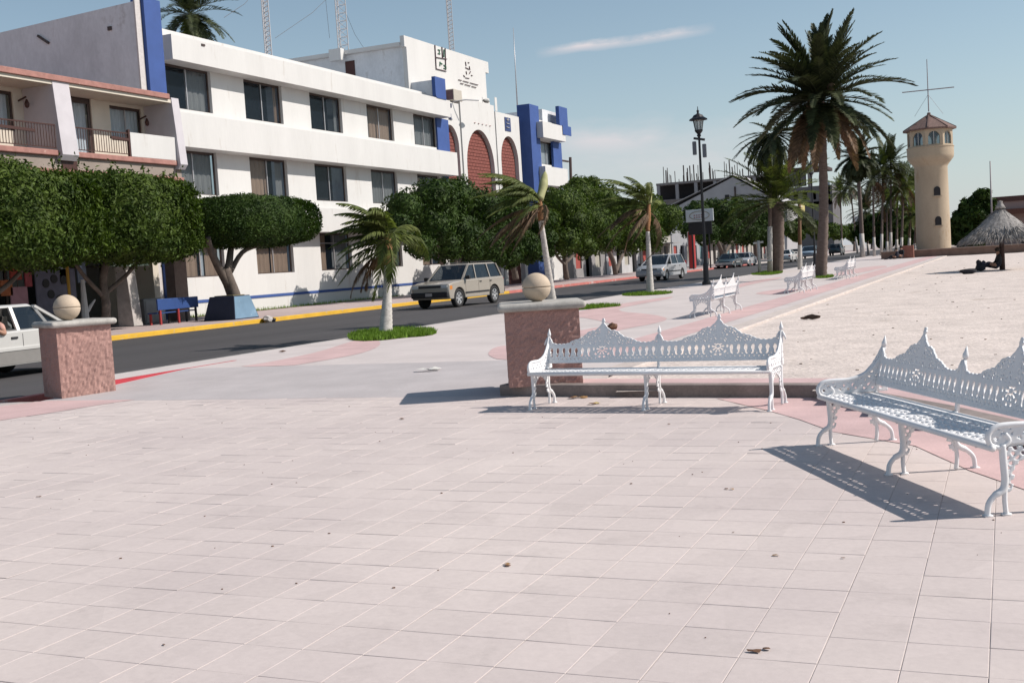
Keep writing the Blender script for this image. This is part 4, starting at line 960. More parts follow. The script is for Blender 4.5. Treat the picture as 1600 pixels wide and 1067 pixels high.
# ================================================================== PALMS
m_frond = leafmat('palm_frond', (.135, .155, .045), (.045, .065, .02), 1.4, .25)
m_frondd = leafmat('date_palm_frond', (.07, .082, .036), (.022, .03, .016), 1.1, .08)
m_frondb = leafmat('dry_palm_frond', (.20, .125, .075), (.07, .045, .03), 1.6, .1)
m_trunk = mat('palm_trunk', (.14, .105, .09), .9, .3, 5, .01, 22, fine=.16, stretch=(1, 1, 3))
m_trunkw = mat('whitewashed_trunk', (.50, .47, .44), .9, .3, 7, .01, 22, fine=.14, wear=((.16, .13, .11), 7, .60), stretch=(1, 1, 2.2))
m_trunkb = mat('brown_fibre', (.26, .13, .06), .95, .35, 9, .02, 22, fine=.2, stretch=(1, 1, 3))
def frond(L, elev, droop, az=0., nl=34, ll=.5, lw=.03, wind=(0, 0, 0), hang=.25, seg=12, seed=0, stem=.16, vee=.35, base=(0, 0, 0), curl=0.):
    r = np.random.RandomState(seed); pts = [np.array(base, float)]; ds = []
    for i in range(seg):
        t = (i+.5)/seg; e = elev-droop*t**1.3; a = az+curl*t
        d = np.array([math.cos(a)*math.cos(e), math.sin(a)*math.cos(e), math.sin(e)])+np.array(wind)*t*1.3
        d /= np.linalg.norm(d); ds.append(d); pts.append(pts[-1]+d*L/seg)
    pts = np.array(pts); V = []; Fq = []
    tt = np.linspace(stem, .995, nl)
    for t in tt:
        x = t*seg; i = min(int(x), seg-1); p = pts[i]+(pts[i+1]-pts[i])*(x-i); d = ds[i]
        side_ = np.cross(d, [0, 0, 1]); n0 = np.linalg.norm(side_); side_ = side_/n0 if n0 > 1e-3 else np.array([1., 0, 0]); up = np.cross(side_, d)
        le = ll*(math.sin(math.pi*min(1, .12+t*.86))**.55)*(1-.35*t)
        for s in (-1, 1):
            l = le*r.uniform(.85, 1.1); dr = side_*s*.85+d*(.55+.45*t)+up*vee*r.uniform(.5, 1.2)+np.array([0, 0, -hang])+np.array(wind)*.8+r.normal(0, .07, 3)
            dr /= np.linalg.norm(dr); m_ = p+dr*l*.55; dr2 = dr+np.array([0, 0, -hang*1.4])+np.array(wind)*.6; dr2 /= np.linalg.norm(dr2); e_ = m_+dr2*l*.5
            w = d*lw*.5; n = len(V); V += [p-w*.6, p+w*.6, m_+w, m_-w, e_]; Fq += [(n, n+1, n+2), (n, n+2, n+3), (n+3, n+2, n+4)]
    # rachis
    for i in range(seg):
        n = len(V); w0 = .022*(1-i/seg)+.004; w1 = .022*(1-(i+1)/seg)+.004
        s0 = np.cross(ds[i], [0, 0, 1]); s0 = s0/(np.linalg.norm(s0)+1e-9); u0_ = np.cross(s0, ds[i])
        V += [pts[i]-s0*w0, pts[i]+s0*w0, pts[i]+u0_*w0*-1.2, pts[i+1]-s0*w1, pts[i+1]+s0*w1, pts[i+1]+u0_*w1*-1.2]
        Fq += [(n, n+1, n+4), (n, n+4, n+3), (n+1, n+2, n+5), (n+1, n+5, n+4), (n+2, n, n+3), (n+2, n+3, n+5)]
    return np.array(V), np.array(Fq)
def frond_mesh(m_, **k):
    V, Fq = frond(**k); o = raw('frond', V, Fq, m_); me = o.data; bpy.data.objects.remove(o); return me
def put(me, par, loc=(0, 0, 0), rz=0., sc=1., name='frond', rx=0.):
    o = bpy.data.objects.new(name, me); C.objects.link(o); o.parent = par; o.location = loc; o.rotation_euler = (rx, 0, rz); o.scale = (sc,)*3; return o
def trunk_mesh(pts, rads, m_, par, name='trunk', n=14, rings=26, amp=.03):
    c = catmull(pts, max(4, rings//(len(pts)-1))); k = len(c); rr = []
    for i in range(k):
        t = i/(k-1)*(len(rads)-1); j = min(int(t), len(rads)-2); r0 = rads[j]+(rads[j+1]-rads[j])*(t-j); rr.append(r0*(1+(amp if i % 2 else -amp)))
    return MB().tube(c, rr, n).build(name, m_, par, smooth=True)
def young_palm(label, base_px, top_px, head_px, X, base_r, seed, spear=None, n=20, L=2.0, brown=.25, wind=(-.35, -.35, 0), split=.55, left=.7, z=ZP, mats=None, nb=None):
    yb_, zb = PX(base_px[0], base_px[1], X); root = thing('young_palm', (X, yb_, z), label, 'palm tree', group='young palms along the promenade')
    def L_(px, py): y, zz = PX(px, py, X); return (0, y-yb_, zz-z)
    b = L_(*base_px); b = (0, 0, -.05); t = L_(*top_px); h = L_(*head_px)
    mid = tuple((b[i]+t[i])/2+(0, .02, 0)[i] for i in range(3))
    trunk_mesh([b, mid, t], [base_r, base_r*.62, base_r*.47], m_trunkw, root, rings=36, amp=.035)
    trunk_mesh([t, tuple((t[i]+h[i])/2 for i in range(3)), h], [base_r*.5, base_r*.62, base_r*.35], m_trunkb, root, 'crown_shaft', rings=12, amp=.08)
    r = random.Random(seed)
    for i in range(n):
        t_ = i/n; az = r.uniform(0, 6.28) if r.random() > left else math.pi*1.25+r.gauss(0, .8)
        el = R(70)-t_*R(95)+r.gauss(0, .12); dead = t_ > 1-brown
        V, Fq = frond(L*r.uniform(.8, 1.1), el, R(74)+r.uniform(-.3, .4)+(.3 if dead else 0), az, 48, .42, .045, wind=(wind[0]*r.uniform(.5, 1.3), wind[1]*r.uniform(.5, 1.3), -.05), hang=.38 if not dead else .8, seed=seed*50+i, curl=r.uniform(-.3, .3), vee=.15)
        o = raw('frond', V, Fq, (m_frondb if dead else m_frond), root); o.location = (h[0], h[1], h[2]-t_*.35)
    if spear:
        s = L_(*spear); MB().tube(catmull([h, tuple((h[i]+s[i])/2+(.03, 0, 0)[i] for i in range(3)), s], 5), [.12]*4+[.13, .14, .13, .11, .09, .05, .012], 8).build('leaf_sheath', mat('green_sheath', (.30, .30, .14), .7, .2, 5), root, smooth=True)
    return root
Xp = -13.95
young_palm('nearest young palm with whitish trunk standing in the largest grass bed', (602, 519), (606, 415), (606, 366), -13.6, .18, 11, None, 28, 1.55, .12, wind=(-.28, -.2, 0), left=.55)
young_palm('leaning young palm behind the right stone ball, with upright leaf sheath', (865, 488), (845, 345), (843, 312), -12.5, .155, 12, (852, 268), 24, 2.1, .4, wind=(-.55, -.55, 0), left=.8)
young_palm('slender wind-blown young palm in front of the silver minivan', (1016, 458), (1012, 362), (1014, 318), -13.0, .17, 13, (1012, 285), 27, 2.4, .35, wind=(-.5, -.5, 0), left=.75)

# tall date palm
def tall_palm(label, base_px, head_px, zb, Lf, nf, base_r, top_r, seed, fm, dm, mid_px=None, nd=18, whit=0., X=None, kind='date', elmax=88, elmin=-55, ll=.42, group=None, nl=40, trunkm=None, base_dep=None):
    x, y = G(*base_px, zb) if base_dep is None else (base_dep, PX(base_px[0], base_px[1], base_dep)[0]); root = thing('palm_tree', (x, y, zb), label, 'palm tree', group=group)
    dirv = ray(*head_px); tt = math.hypot(x, y)/math.hypot(dirv[0], dirv[1]); hp = _O+dirv*tt; h = (hp[0]-x, hp[1]-y, hp[2]-zb)
    if mid_px: dirm = ray(*mid_px); tm_ = math.hypot(x, y)/math.hypot(dirm[0], dirm[1]); mp_ = _O+dirm*tm_; mid = (mp_[0]-x, mp_[1]-y, mp_[2]-zb)
    else: mid = (h[0]*.5, h[1]*.5, h[2]*.5)
    trunk_mesh([(0, 0, -.05), mid, h], [base_r, (base_r+top_r)*.45, top_r], trunkm or m_trunk, root, rings=max(14, int(h[2]*6)), amp=.05)
    if whit: MB().tube([(0, 0, -.02), tuple(c*whit for c in mid), ], [base_r*1.04+.01, (base_r*.9)*1.04+.01], 14).build('whitewash', m_trunkw, root, smooth=True)
    r = random.Random(seed); var = []
    tiers = 9
    for k in range(tiers):
        e = R(elmax)+(R(elmin)-R(elmax))*k/(tiers-1)
        var.append([frond_mesh(dm if k >= tiers-1 else fm, L=Lf*(1-.12*abs(k-4)/4), elev=e, droop=R(20 if k < 2 else 38 if k < 4 else 48)*(1 if k < 6 else .8), nl=nl, ll=ll*Lf/3.4, lw=.085, hang=.05, seed=seed*9+k*3+j, vee=.3, stem=.14, curl=r.uniform(-.15, .15)) for j in range(2)])
    for i in range(nf):
        k = min(tiers-1, int(tiers*(i/nf)**.85)); put(var[k][i % 2], root, h, r.uniform(0, 6.28), r.uniform(.85, 1.08), rx=r.gauss(0, .06))
    return root, h
rt_, hh_ = tall_palm('tallest date palm with a huge crown, standing beside the fourth bench', (1282, 433), (1283, 158), ZP, 4.35, 118, .29, .17, 21, m_frondd, m_frondb, (1287, 320), ll=.52, nl=74, elmin=-36)
fb = MB()
for k, (dx, dy, dz) in enumerate(((.45, -.5, .5), (.75, -.2, -.05), (-.35, -.55, -.2))):
    fb.tube([(hh_[0]+dx, hh_[1]+dy, hh_[2]+dz+.25), (hh_[0]+dx*1.2, hh_[1]+dy*1.1, hh_[2]+dz), (hh_[0]+dx*1.25, hh_[1]+dy*1.15, hh_[2]+dz-.3)], [.1, .2, .06], 8)
tag(fb.build('fruit_cluster', m_frondb, rt_, smooth=True), kind='stuff')
tall_palm('thin tall palm with white-painted lower trunk left of the thick palm', (1203, 426), (1207, 208), ZP, 2.9, 60, .15, .085, 22, m_frondd, m_frondb, (1203, 330), whit=.75, elmax=20, elmin=-70, ll=.5)
tall_palm('stout palm with drooping fronds behind the thin white-painted palm', (1214, 425), (1214, 316), ZP, 4.3, 64, .36, .42, 23, m_frond, m_frondd, (1216, 375), elmax=85, elmin=-15, ll=.6)
tall_palm('dark shaggy fan palm between the date palm and the tower', (1348, 402), (1339, 246), ZP, 2.7, 150, .25, .18, 24, m_frondd, m_frondd, (1344, 320), whit=.45, elmax=75, elmin=-88, ll=1.0)
tall_palm('tall palm whose crown just shows above the white block roof', (296, 420), (296, 22), .1, 4.0, 70, .2, .15, 25, m_frondd, m_frond, base_dep=-56., ll=.7)
k = 0
for (bx, by, hx, hy, L, lab) in ((1316, 397, 1313, 300, 2.6, 'small palm low behind the date palm trunk'), (1366, 401, 1364, 280, 2.8, 'green palm next right of the dark shaggy palm'), (1377, 400, 1380, 262, 2.6, 'second palm right of the dark shaggy palm'),
        (1392, 399, 1392, 255, 2.8, 'tallest of the white-footed palms left of the tower'), (1408, 398, 1412, 290, 2.6, 'palm closest to the tower on its left side'), (1401, 397, 1402, 305, 2.4, 'low palm with yellowish crown left of the tower'),
        (1420, 396, 1424, 300, 2.8, 'palm partly hidden behind the tower'), (1340, 396, 1328, 290, 2.6, 'far palm glimpsed under the dark shaggy crown'), (1386, 397, 1386, 318, 2.4, 'short palm low between the white-footed palms'), (1357, 398, 1352, 330, 2.4, 'short palm below the dark shaggy crown'), (1428, 396, 1432, 335, 2.6, 'short palm touching the left edge of the tower shaft')):
    k += 1; tall_palm(lab, (bx, by), (hx, hy), ZP-.05, L*1.3, 52, .15, .10, 30+k, m_frond if k % 2 else m_frondd, m_frondb, whit=.5, nl=30, elmin=-45, ll=.6, group='palms along the far promenade')

# ================================================================== VEHICLES
m_tyre = mat('tyre_rubber', (.02, .02, .021), .85, .1); m_rim = mat('alloy_rim', (.50, .50, .51), .35, .05, metal=.6); m_black = mat('black_plastic', (.022, .022, .025), .55, .1)
m_cglass = glassmat('car_glass', (.012, .02, .03), .38, .03); m_lamp = mat('headlamp_glass', (.55, .57, .58), .15, 0, spec=.8); m_tail = mat('tail_lamp', (.35, .02, .02), .3, 0); m_amber = mat('amber_lamp', (.55, .20, .04), .3, 0)
m_seat = mat('car_interior', (.07, .065, .06), .9, .1); m_chrome = mat('chrome', (.6, .6, .6), .15, 0, metal=1.)
def paint(n, c, rough=.38): return mat(n, c, rough, .03, 2, coat=.6, spec=.5, metal=.15)
def wheel_me(r, w=.2):
    t = MB(); t.lathe([(r*.66, -w/2), (r*.93, -w/2), (r, -w*.36), (r, w*.36), (r*.93, w/2), (r*.66, w/2), (r*.62, 0)], 28)
    t.v = [(x, z, y) for x, y, z in t.v]; tm_ = t.mesh('tyre', m_tyre, True)
    m_ = MB(); m_.lathe([(r*.10, w*.30), (r*.18, w*.42), (r*.20, w*.30)], 12)
    for k in range(6):
        a = k*math.pi/3; c, s = math.cos(a), math.sin(a); m_.bar((c*r*.12, s*r*.12, w*.34), (c*r*.6, s*r*.6, w*.38), r*.22, .03)
    m_.lathe([(r*.66, w*.18), (r*.66, w*.45), (r*.58, w*.46), (r*.58, w*.1)], 28); m_.lathe([(r*.58, w*.08), (.01, w*.1)], 20)
    m_.v = [(x, z, y) for x, y, z in m_.v]; return tm_, m_.mesh('rim', m_rim)
def car(name, label, cat, loc, rz, sp, pm_, group=None, scale=1.):
    root = thing(name, loc, label, cat, rz, group, scale); W2 = sp['w']/2; wr = sp['wr']; xf, xr = sp['xf'], sp['xr']
    low = []   # bottom outline with wheel arches, front to rear
    zb = sp['zb']; ar = wr*1.17
    def arch(xc):
        a0 = math.asin(max(-1, min(1, (zb-wr)/ar)))
        return [(xc+ar*math.cos(a), wr+ar*math.sin(a)) for a in [a0+(math.pi-2*a0)*k/12 for k in range(13)]]
    prof = sp['top']+[(sp['top'][-1][0]+.03, zb)]+arch(xr)[::-1]+arch(xf)[::-1]+[(sp['top'][0][0]-.05, zb)]
    nin = len(prof); b = MB()
    # cross-section: full profile inboard, shoulder slightly tucked
    ys_ = [(-W2, .965), (-W2*.93, 1.), (W2*.93, 1.), (W2, .965)]; cz = .7
    vs = []
    cx = (sp['top'][0][0]+sp['top'][-1][0])/2
    for y, k in ys_:
        for x, z in prof: vs.append((cx+(x-cx)*(1-(1-k)*.6), y, z if z <= cz else cz+(z-cz)*(1-(1-k)*3.0)))
    fs = [tuple(range(nin)), tuple(range(3*nin, 4*nin))[::-1]]
    for s in range(3):
        for i in range(nin): j = (i+1) % nin; fs.append((s*nin+i, s*nin+j, (s+1)*nin+j, (s+1)*nin+i))
    b.add(vs, fs); b.build('body', pm_, root, bevel=.018, seg=2, auto=True)
    # underbody block, dark
    MB().box(sp['top'][-1][0]+.25, sp['top'][0][0]-.25, -W2*.75, W2*.75, zb+.0, zb+.22).build('chassis', m_black, root)
    bx0, bx1 = sp['cab_base']; rx0, rx1 = sp['roof']; z0 = sp['zbelt']; z1 = sp['h']; wb, wt_ = W2*.93, sp['wroof']
    def side_y(z): return wb+(wt_-wb)*(z-z0)/(z1-z0)
    zr = z1-.06
    # roof
    rf = MB(); rb = [(rx0, zr), (rx1, zr)]
    rf.add([(rx1, -wt_, zr), (rx0, -wt_, zr), (rx0, wt_, zr), (rx1, wt_, zr), (rx1+.08, -wt_*.9, z1), (rx0-.08, -wt_*.9, z1), (rx0-.08, wt_*.9, z1), (rx1+.08, wt_*.9, z1)], [(0, 3, 2, 1), (4, 5, 6, 7), (0, 1, 5, 4), (1, 2, 6, 5), (2, 3, 7, 6), (3, 0, 4, 7)])
    rf.build('roof', sp.get('roofmat', pm_), root, bevel=.03, seg=3, auto=True)
    # pillars
    pl = [(bx0, rx0)]+sp['pillars']+[(bx1, rx1)]
    for s in (1, -1):
        for i, (xb, xt) in enumerate(pl):
            w = .075 if i in (0,) else sp.get('pw', .07) if i < len(pl)-1 else sp.get('dpw', .09)
            MB().bar((xb, s*wb*.99, z0-.02), (xt, s*wt_*.985, zr+.01), w, .05).build('pillar', pm_ if i in (0, len(pl)-1) or not sp.get('darkB') else m_black, root)
        for i in range(len(pl)-1):
            a, c = pl[i], pl[i+1]
            MB().quad((a[0], s*wb*.985, z0), (c[0], s*wb*.985, z0), (c[1], s*wt_*.975, zr), (a[1], s*wt_*.975, zr)).build('side_window', m_cglass, root)
    MB().quad((bx0, -wb*.97, z0), (bx0, wb*.97, z0), (rx0, wt_*.97, zr), (rx0, -wt_*.97, zr)).build('windscreen', m_cglass, root)
    MB().quad((bx1, -wb*.97, z0), (bx1, wb*.97, z0), (rx1, wt_*.97, zr), (rx1, -wt_*.97, zr)).build('rear_window', m_cglass, root)
    # interior
    st = MB()
    for x in sp['seats']:
        for y in (-.38, .38): st.cbox((x, y, z0-.1), (.1, .24, .38)); st.cbox((x-.02, y, z0+.34), (.06, .13, .1))
    st.box(bx0-.55, bx0-.15, -wb*.9, wb*.9, z0-.1, z0+.03); tag(st.build('seats', m_seat, root, bevel=.03), kind='stuff')
    # wheels
    tm_, rm_ = wheel_me(wr)
    for x in (xf, xr):
        for s in (1, -1):
            t = bpy.data.objects.new('wheel', tm_); C.objects.link(t); t.parent = root; t.location = (x, s*(W2-.11), wr); t.rotation_euler = (0, 0, 0 if s > 0 else math.pi)
            q = bpy.data.objects.new('rim', rm_); C.objects.link(q); q.parent = t
    # arches liners
    # front
    fx = sp['fx']
    for s in (1, -1):
        y0_, y1_ = sorted((s*W2*.62, s*W2*.93)); MB().box(fx-.10, fx+.012, y0_, y1_, sp['zl'][0], sp['zl'][1]).build('headlight', m_lamp, root, bevel=.015)
        y0_, y1_ = sorted((s*W2*.95, s*(W2+.004))); MB().box(fx-.28, fx-.09, y0_, y1_, sp['zl'][0]+.0, sp['zl'][1]-.03).build('indicator', m_amber, root)
        ty0, ty1 = sorted((s*W2*.72, s*W2*.97)); MB().box(sp['rx']-.012, sp['rx']+.08, ty0, ty1, sp['zt'][0], sp['zt'][1]).build('tail_light', m_tail, root, bevel=.01)
        mx_ = MB(); mx_.cbox((bx0-.18, s*(W2+.10), z0+.07), (.06, .10, .075)); mx_.build('mirror', m_black, root, bevel=.02)
        for hx in sp['handles']: MB().cbox((hx, s*(W2+.004), z0-.13), (.08, .018, .022)).build('door_handle', m_black if sp.get('bh', 1) else pm_, root, bevel=.008)
        for dx in sp['doors']: MB().cbox((dx, s*(W2+.0005), (zb+z0)/2+.03), (.006, .002, (z0-zb)/2-.09)).build('door_gap', m_black, root)
        MB().cbox(((xf+xr)/2, s*(W2+.006), .56*sp.get('trim', 1)), ((xf-xr)/2-ar-.03, .012, .035)).build('side_trim', sp.get('trimmat', m_black), root, bevel=.008)
    MB().box(fx-.06, fx+.008, -W2*.58, W2*.58, sp['zl'][0]+.01, sp['zl'][1]-.01).build('grille', m_black, root, bevel=.01)
    MB().box(fx-.12, fx+.09, -W2*.97, W2*.97, zb+.08, zb+.30).build('front_bumper', sp.get('bump', m_black), root, bevel=.04, seg=3)
    MB().box(sp['rx']-.09, sp['rx']+.12, -W2*.97, W2*.97, zb+.08, zb+.30).build('rear_bumper', sp.get('bump', m_black), root, bevel=.04, seg=3)
    MB().box(fx+.091, fx+.10, -.16, .16, zb+.14, zb+.26).build('number_plate', m_alu, root)
    MB().box(sp['rx']-.02, sp['rx']-.008, -.17, .17, zb+.38, zb+.50).build('number_plate', m_alu, root)
    return root
SUV = dict(w=1.80, wr=.375, xf=1.42, xr=-1.42, zb=.36, top=[(2.20, .55), (2.22, .78), (2.17, .96), (1.85, 1.03), (1.02, 1.10), (-2.20, 1.13), (-2.27, .98), (-2.27, .55)], cab_base=(1.04, -2.16), roof=(.32, -1.93), zbelt=1.10, h=1.73, wroof=.70,
           pillars=[(.02-.05, -.10), (-1.18, -1.12)], seats=(.1, -.95), fx=2.2, rx=-2.25, zl=(.74, .92), zt=(.75, 1.05), handles=(-.28, -1.1), doors=(.9, -.12, -1.05), pw=.06, trim=1.0)
SED = dict(w=1.76, wr=.31, xf=1.36, xr=-1.32, zb=.24, top=[(2.24, .38), (2.27, .58), (2.15, .70), (1.15, .86), (.95, .90), (-1.25, .93), (-2.05, .90), (-2.26, .80), (-2.29, .40)], cab_base=(.98, -1.62), roof=(.28, -.92), zbelt=.90, h=1.41, wroof=.60,
           pillars=[(-.30, -.33), (-1.14, -1.06+.14)], seats=(.05, -.85), fx=2.24, rx=-2.26, zl=(.52, .66), zt=(.62, .80), handles=(-.12, -1.02), doors=(.78, -.33, -1.12), bh=1, darkB=0, dpw=.15)
VAN = dict(w=1.86, wr=.33, xf=1.48, xr=-1.42, zb=.28, top=[(2.28, .45), (2.32, .66), (2.2, .82), (1.75, .97), (1.30, 1.04), (-2.15, 1.05), (-2.28, .90), (-2.30, .45)], cab_base=(1.42, -2.10), roof=(.35, -1.85), zbelt=1.02, h=1.66, wroof=.70,
           pillars=[(.42, .22), (-.75, -.72)], seats=(.2, -.6, -1.4), fx=2.28, rx=-2.27, zl=(.64, .80), zt=(.8, 1.2), handles=(-.02, -.9), doors=(1.05, -.12, -1.2), bump=None)
p_tan = paint('champagne_paint', (.34, .305, .26)); p_sil = paint('silver_paint', (.40, .41, .43)); p_wh = paint('white_paint', (.62, .62, .62)); p_dk = paint('dark_green_paint', (.03, .05, .06)); p_bl = paint('pale_blue_paint', (.25, .33, .42)); p_beige = paint('pale_silver_paint', (.50, .49, .47))
VAN['bump'] = p_sil; SED['bump'] = p_beige; SED['trimmat'] = p_beige
suv = car('sport_utility_car', 'beige five-door sport utility car driving past the dark leafy tree', 'car', (-21.35, 43.6, ZR), R(-96), SUV, p_tan, scale=1.02)
for s in (1, -1):
    MB().tube([(-.1, s*.60, 1.735), (-.05, s*.60, 1.78), (-1.75, s*.60, 1.78), (-1.8, s*.60, 1.735)], .018, 6).build('roof_rail', m_black, suv)
sed = car('saloon_car', 'pale silver saloon with its driver\'s arm at the open window, cut by the left edge', 'car', (-18.55, 16.3, ZR), R(-90), SED, p_beige)
MB().box(-2.2, 2.2, .862, .886, .26, .55).build('lower_cladding', mat('grey_cladding', (.20, .19, .18), .6, .1, 3), sed, bevel=.01)
MB().box(-2.2, 2.2, .888, .90, .52, .58).build('door_moulding', p_beige, sed, bevel=.005)
van = car('minivan', 'silver minivan partly behind the slender young palm trunk', 'car', (-20.9, 73.2, ZR), R(-95), VAN, p_sil)
def copycar(src, label, X, Y, rz, pm_, grp='cars on the far street'):
    c = copy_tree(src, label, (X, Y, ZR), R(rz), grp)
    for o in c.children:
        if o.name.split('.')[0] in ('body', 'roof', 'pillar'):
            o.data = o.data.copy(); o.data.materials[0] = pm_
        if o.name.split('.')[0] in ('lower_cladding', 'door_moulding'): bpy.data.objects.remove(o)
    return c
def onroad(px, X): return yat(px, X, ZR)
copycar(sed, 'silver car, nearest of the parked cars, between billboard and white post', -24.6, onroad(1163, -24.6), -90, p_sil)
copycar(sed, 'bright white car seen between the thick palm and the slim brown pole', -23.0, onroad(1229, -23.0), 90, p_wh)
copycar(van, 'pale blue vehicle just left of the date palm trunk', -24.5, onroad(1265, -24.5), -90, p_bl)
copycar(suv, 'dark green vehicle just right of the date palm trunk', -23.6, onroad(1308, -23.6), 90, p_dk)
copycar(sed, 'dark car parked in the shade left of the white post', -24.8, onroad(1140, -24.8), -90, p_dk)

# ================================================================== PEOPLE
SKIN = mat('skin', (.36, .20, .14), .6, .06, 5)
def person(label, loc, rz, J, E_, cloth, scale=1., cat='person'):
    """J: name -> (x, y, z, radius, material index); E_: bones. One continuous body grown with a skin modifier."""
    me = bpy.data.meshes.new('person'); names = list(J); me.from_pydata([J[n][:3] for n in names], [(names.index(a), names.index(b)) for a, b in E_], [])
    o = bpy.data.objects.new('person', me); C.objects.link(o)
    sk = o.modifiers.new('skin', 'SKIN'); sk.use_smooth_shade = True
    for i, n in enumerate(names):
        v = me.skin_vertices[0].data[i]; r = J[n][3]; v.radius = (r, r) if not isinstance(r, tuple) else r; v.use_root = (i == 0)
    ss = o.modifiers.new('sub', 'SUBSURF'); ss.levels = 1; ss.render_levels = 1
    dg = bpy.context.evaluated_depsgraph_get(); ev = o.evaluated_get(dg); m2 = bpy.data.meshes.new_from_object(ev); bpy.data.objects.remove(o)
    P = np.array([J[n][:3] for n in names]); MI = [J[n][4] for n in names]
    for m_ in cloth: m2.materials.append(m_)
    for p in m2.polygons:
        c = np.array(p.center); p.material_index = MI[int(np.argmin(((P-c)**2).sum(1)-np.array([.3*(J[n][3] if not isinstance(J[n][3], tuple) else J[n][3][0])**2 for n in names])))]; p.use_smooth = True
    o = bpy.data.objects.new('person', m2); C.objects.link(o); o.location = loc; o.rotation_euler = (0, 0, rz); o.scale = (scale,)*3
    tag(o, label, cat); h = J['head']
    hb = MB(); hb.lathe([(.02, -.06), (.095, -.05), (.112, .01), (.095, .07), (.05, .105), (.01, .115)], 12, (h[0]-.015, h[1], h[2]+.035)); hb.build('hair', mat('dark_hair', (.02, .015, .012), .7, .1), o, smooth=True)
    nb = MB(); nb.cbox((h[0]+.105, h[1], h[2]-.005), (.014, .012, .022)); nb.build('nose', SKIN, o, bevel=.006)
    return o
# sitting on the ground, leaning back, legs out along +x
SIT = dict(pelvis=(0, 0, .12, .15, 1), belly=(-.04, 0, .30, .135, 0), chest=(-.02, 0, .50, .155, 0), neck=(.03, 0, .68, .06, 2), head=(.06, 0, .80, .098, 2),
           shl=(-.01, .17, .57, .075, 0), ell=(.08, .26, .33, .05, 0), wrl=(.28, .22, .24, .033, 2), hdl=(.36, .2, .22, .035, 2), shr=(-.01, -.17, .57, .075, 0), elr=(.08, -.26, .33, .05, 0), wrr=(.28, -.22, .24, .033, 2), hdr=(.36, -.2, .22, .035, 2),
           hpl=(.10, .10, .13, .10, 1), knl=(.46, .14, .34, .07, 1), anl=(.80, .14, .09, .045, 1), tol=(.96, .15, .05, .04, 1), hpr=(.10, -.10, .13, .10, 1), knr=(.48, -.12, .20, .07, 1), anr=(.90, -.13, .07, .045, 1), tor=(1.03, -.14, .07, .04, 1))
SITE = [('pelvis', 'belly'), ('belly', 'chest'), ('chest', 'neck'), ('neck', 'head'), ('chest', 'shl'), ('shl', 'ell'), ('ell', 'wrl'), ('wrl', 'hdl'), ('chest', 'shr'), ('shr', 'elr'), ('elr', 'wrr'), ('wrr', 'hdr'),
        ('pelvis', 'hpl'), ('hpl', 'knl'), ('knl', 'anl'), ('anl', 'tol'), ('pelvis', 'hpr'), ('hpr', 'knr'), ('knr', 'anr'), ('anr', 'tor')]
drk = mat('dark_clothes', (.02, .02, .025), .9, .1); drk2 = mat('dark_trousers', (.03, .03, .045), .9, .1); pinksh = mat('pinkish_shirt', (.48, .27, .22), .85, .1, 6)
x, y = G(1566, 421, .09); PAL = (x, y)
person('person in dark clothes sitting in the palapa shade against its post', (x-.12, y-.2, .09), R(195), SIT, SITE, [drk, drk2, SKIN], 1.0)
# driver of the saloon: sitting, arm on the open window
DRV = dict(SIT); DRV.update(ell=(.10, .40, .42, .05, 2), shl=(-.01, .20, .58, .08, 0), wrl=(.30, .44, .50, .036, 2), hdl=(.38, .42, .56, .038, 2), knl=(.46, .10, .2, .07, 1), anl=(.75, .1, .0, .045, 1), tol=(.88, .1, .02, .04, 1), anr=(.75, -.1, .0, .045, 1), tor=(.88, -.1, .02, .04, 1))
person('driver in a pinkish shirt with one arm at the saloon window', (-18.55+.50, 16.3+.0-.02, .42), R(-90), DRV, SITE, [pinksh, drk2, SKIN], 1.0)
for o in [c for c in sed.children if c.name.split('.')[0] == 'side_window' and c.data.vertices[0].co.y > 0]:
    xs_ = [v.co.x for v in o.data.vertices]
    if max(xs_) > .5: bpy.data.objects.remove(o)     # the front window on this side is wound down

# ================================================================== LAMP POSTS, POLES, MASTS
m_lblack = mat('lamp_black', (.018, .018, .022), .5, .1); m_lglass = glassmat('lantern_glass', (.5, .52, .5), .5, .2)
def lamp_post(label, x, y, z, H, banners=True, s=1.):
    root = thing('lamp_post', (x, y, z), label, 'lamp post', group='black lantern lamp posts')
    b = MB(); b.lathe([(.20, 0), (.20, .12), (.13, .2), (.12, .9), (.085, 1.0), (.075, 1.2), (.05, H-1.35), (.06, H-1.3)], 14); b.build('pole', m_lblack, root, smooth=False)
    zt_ = H-1.3
    MB().lathe([(.06, 0), (.10, .05), (.07, .12), (.17, .24), (.19, .30), (.17, .31)], 14, (0, 0, zt_)).build('lantern_base', m_lblack, root)
    MB().lathe([(.16, .0), (.23, .42), (.225, .43)], 8, (0, 0, zt_+.31)).build('lantern_glass', m_lglass, root)
    f = MB()
    for k in range(8):
        a = k*math.pi/4; f.bar((.16*math.cos(a), .16*math.sin(a), zt_+.31), (.235*math.cos(a), .235*math.sin(a), zt_+.74), .022)
    tag(f.build('lantern_frame', m_lblack, root), kind='stuff')
    MB().lathe([(.42, .0), (.40, .04), (.27, .12), (.20, .22), (.10, .26), (.05, .30), (.045, .36), (.07, .40), (.02, .46), (.015, .60)], 12, (0, 0, zt_+.745)).build('lantern_cap', m_lblack, root)
    if banners:
        MB().bar((-.26, .15, zt_-.03), (.26, -.14, zt_-.16), .10, .10).build('crossarm', m_lblack, root)
        for sx, sy, dz in ((-.27, .15, -.62), (.25, -.15, -.8)):
            q = MB(); q.cbox((sx, sy, zt_+dz+.15), (.085, .07, .30)); q.build('loudspeaker', mat('speaker_grey', (.14, .15, .17), .5, .1), root, bevel=.03)
    return root
x, y = G(1104, 445, ZP); zt_ = hz_t = None
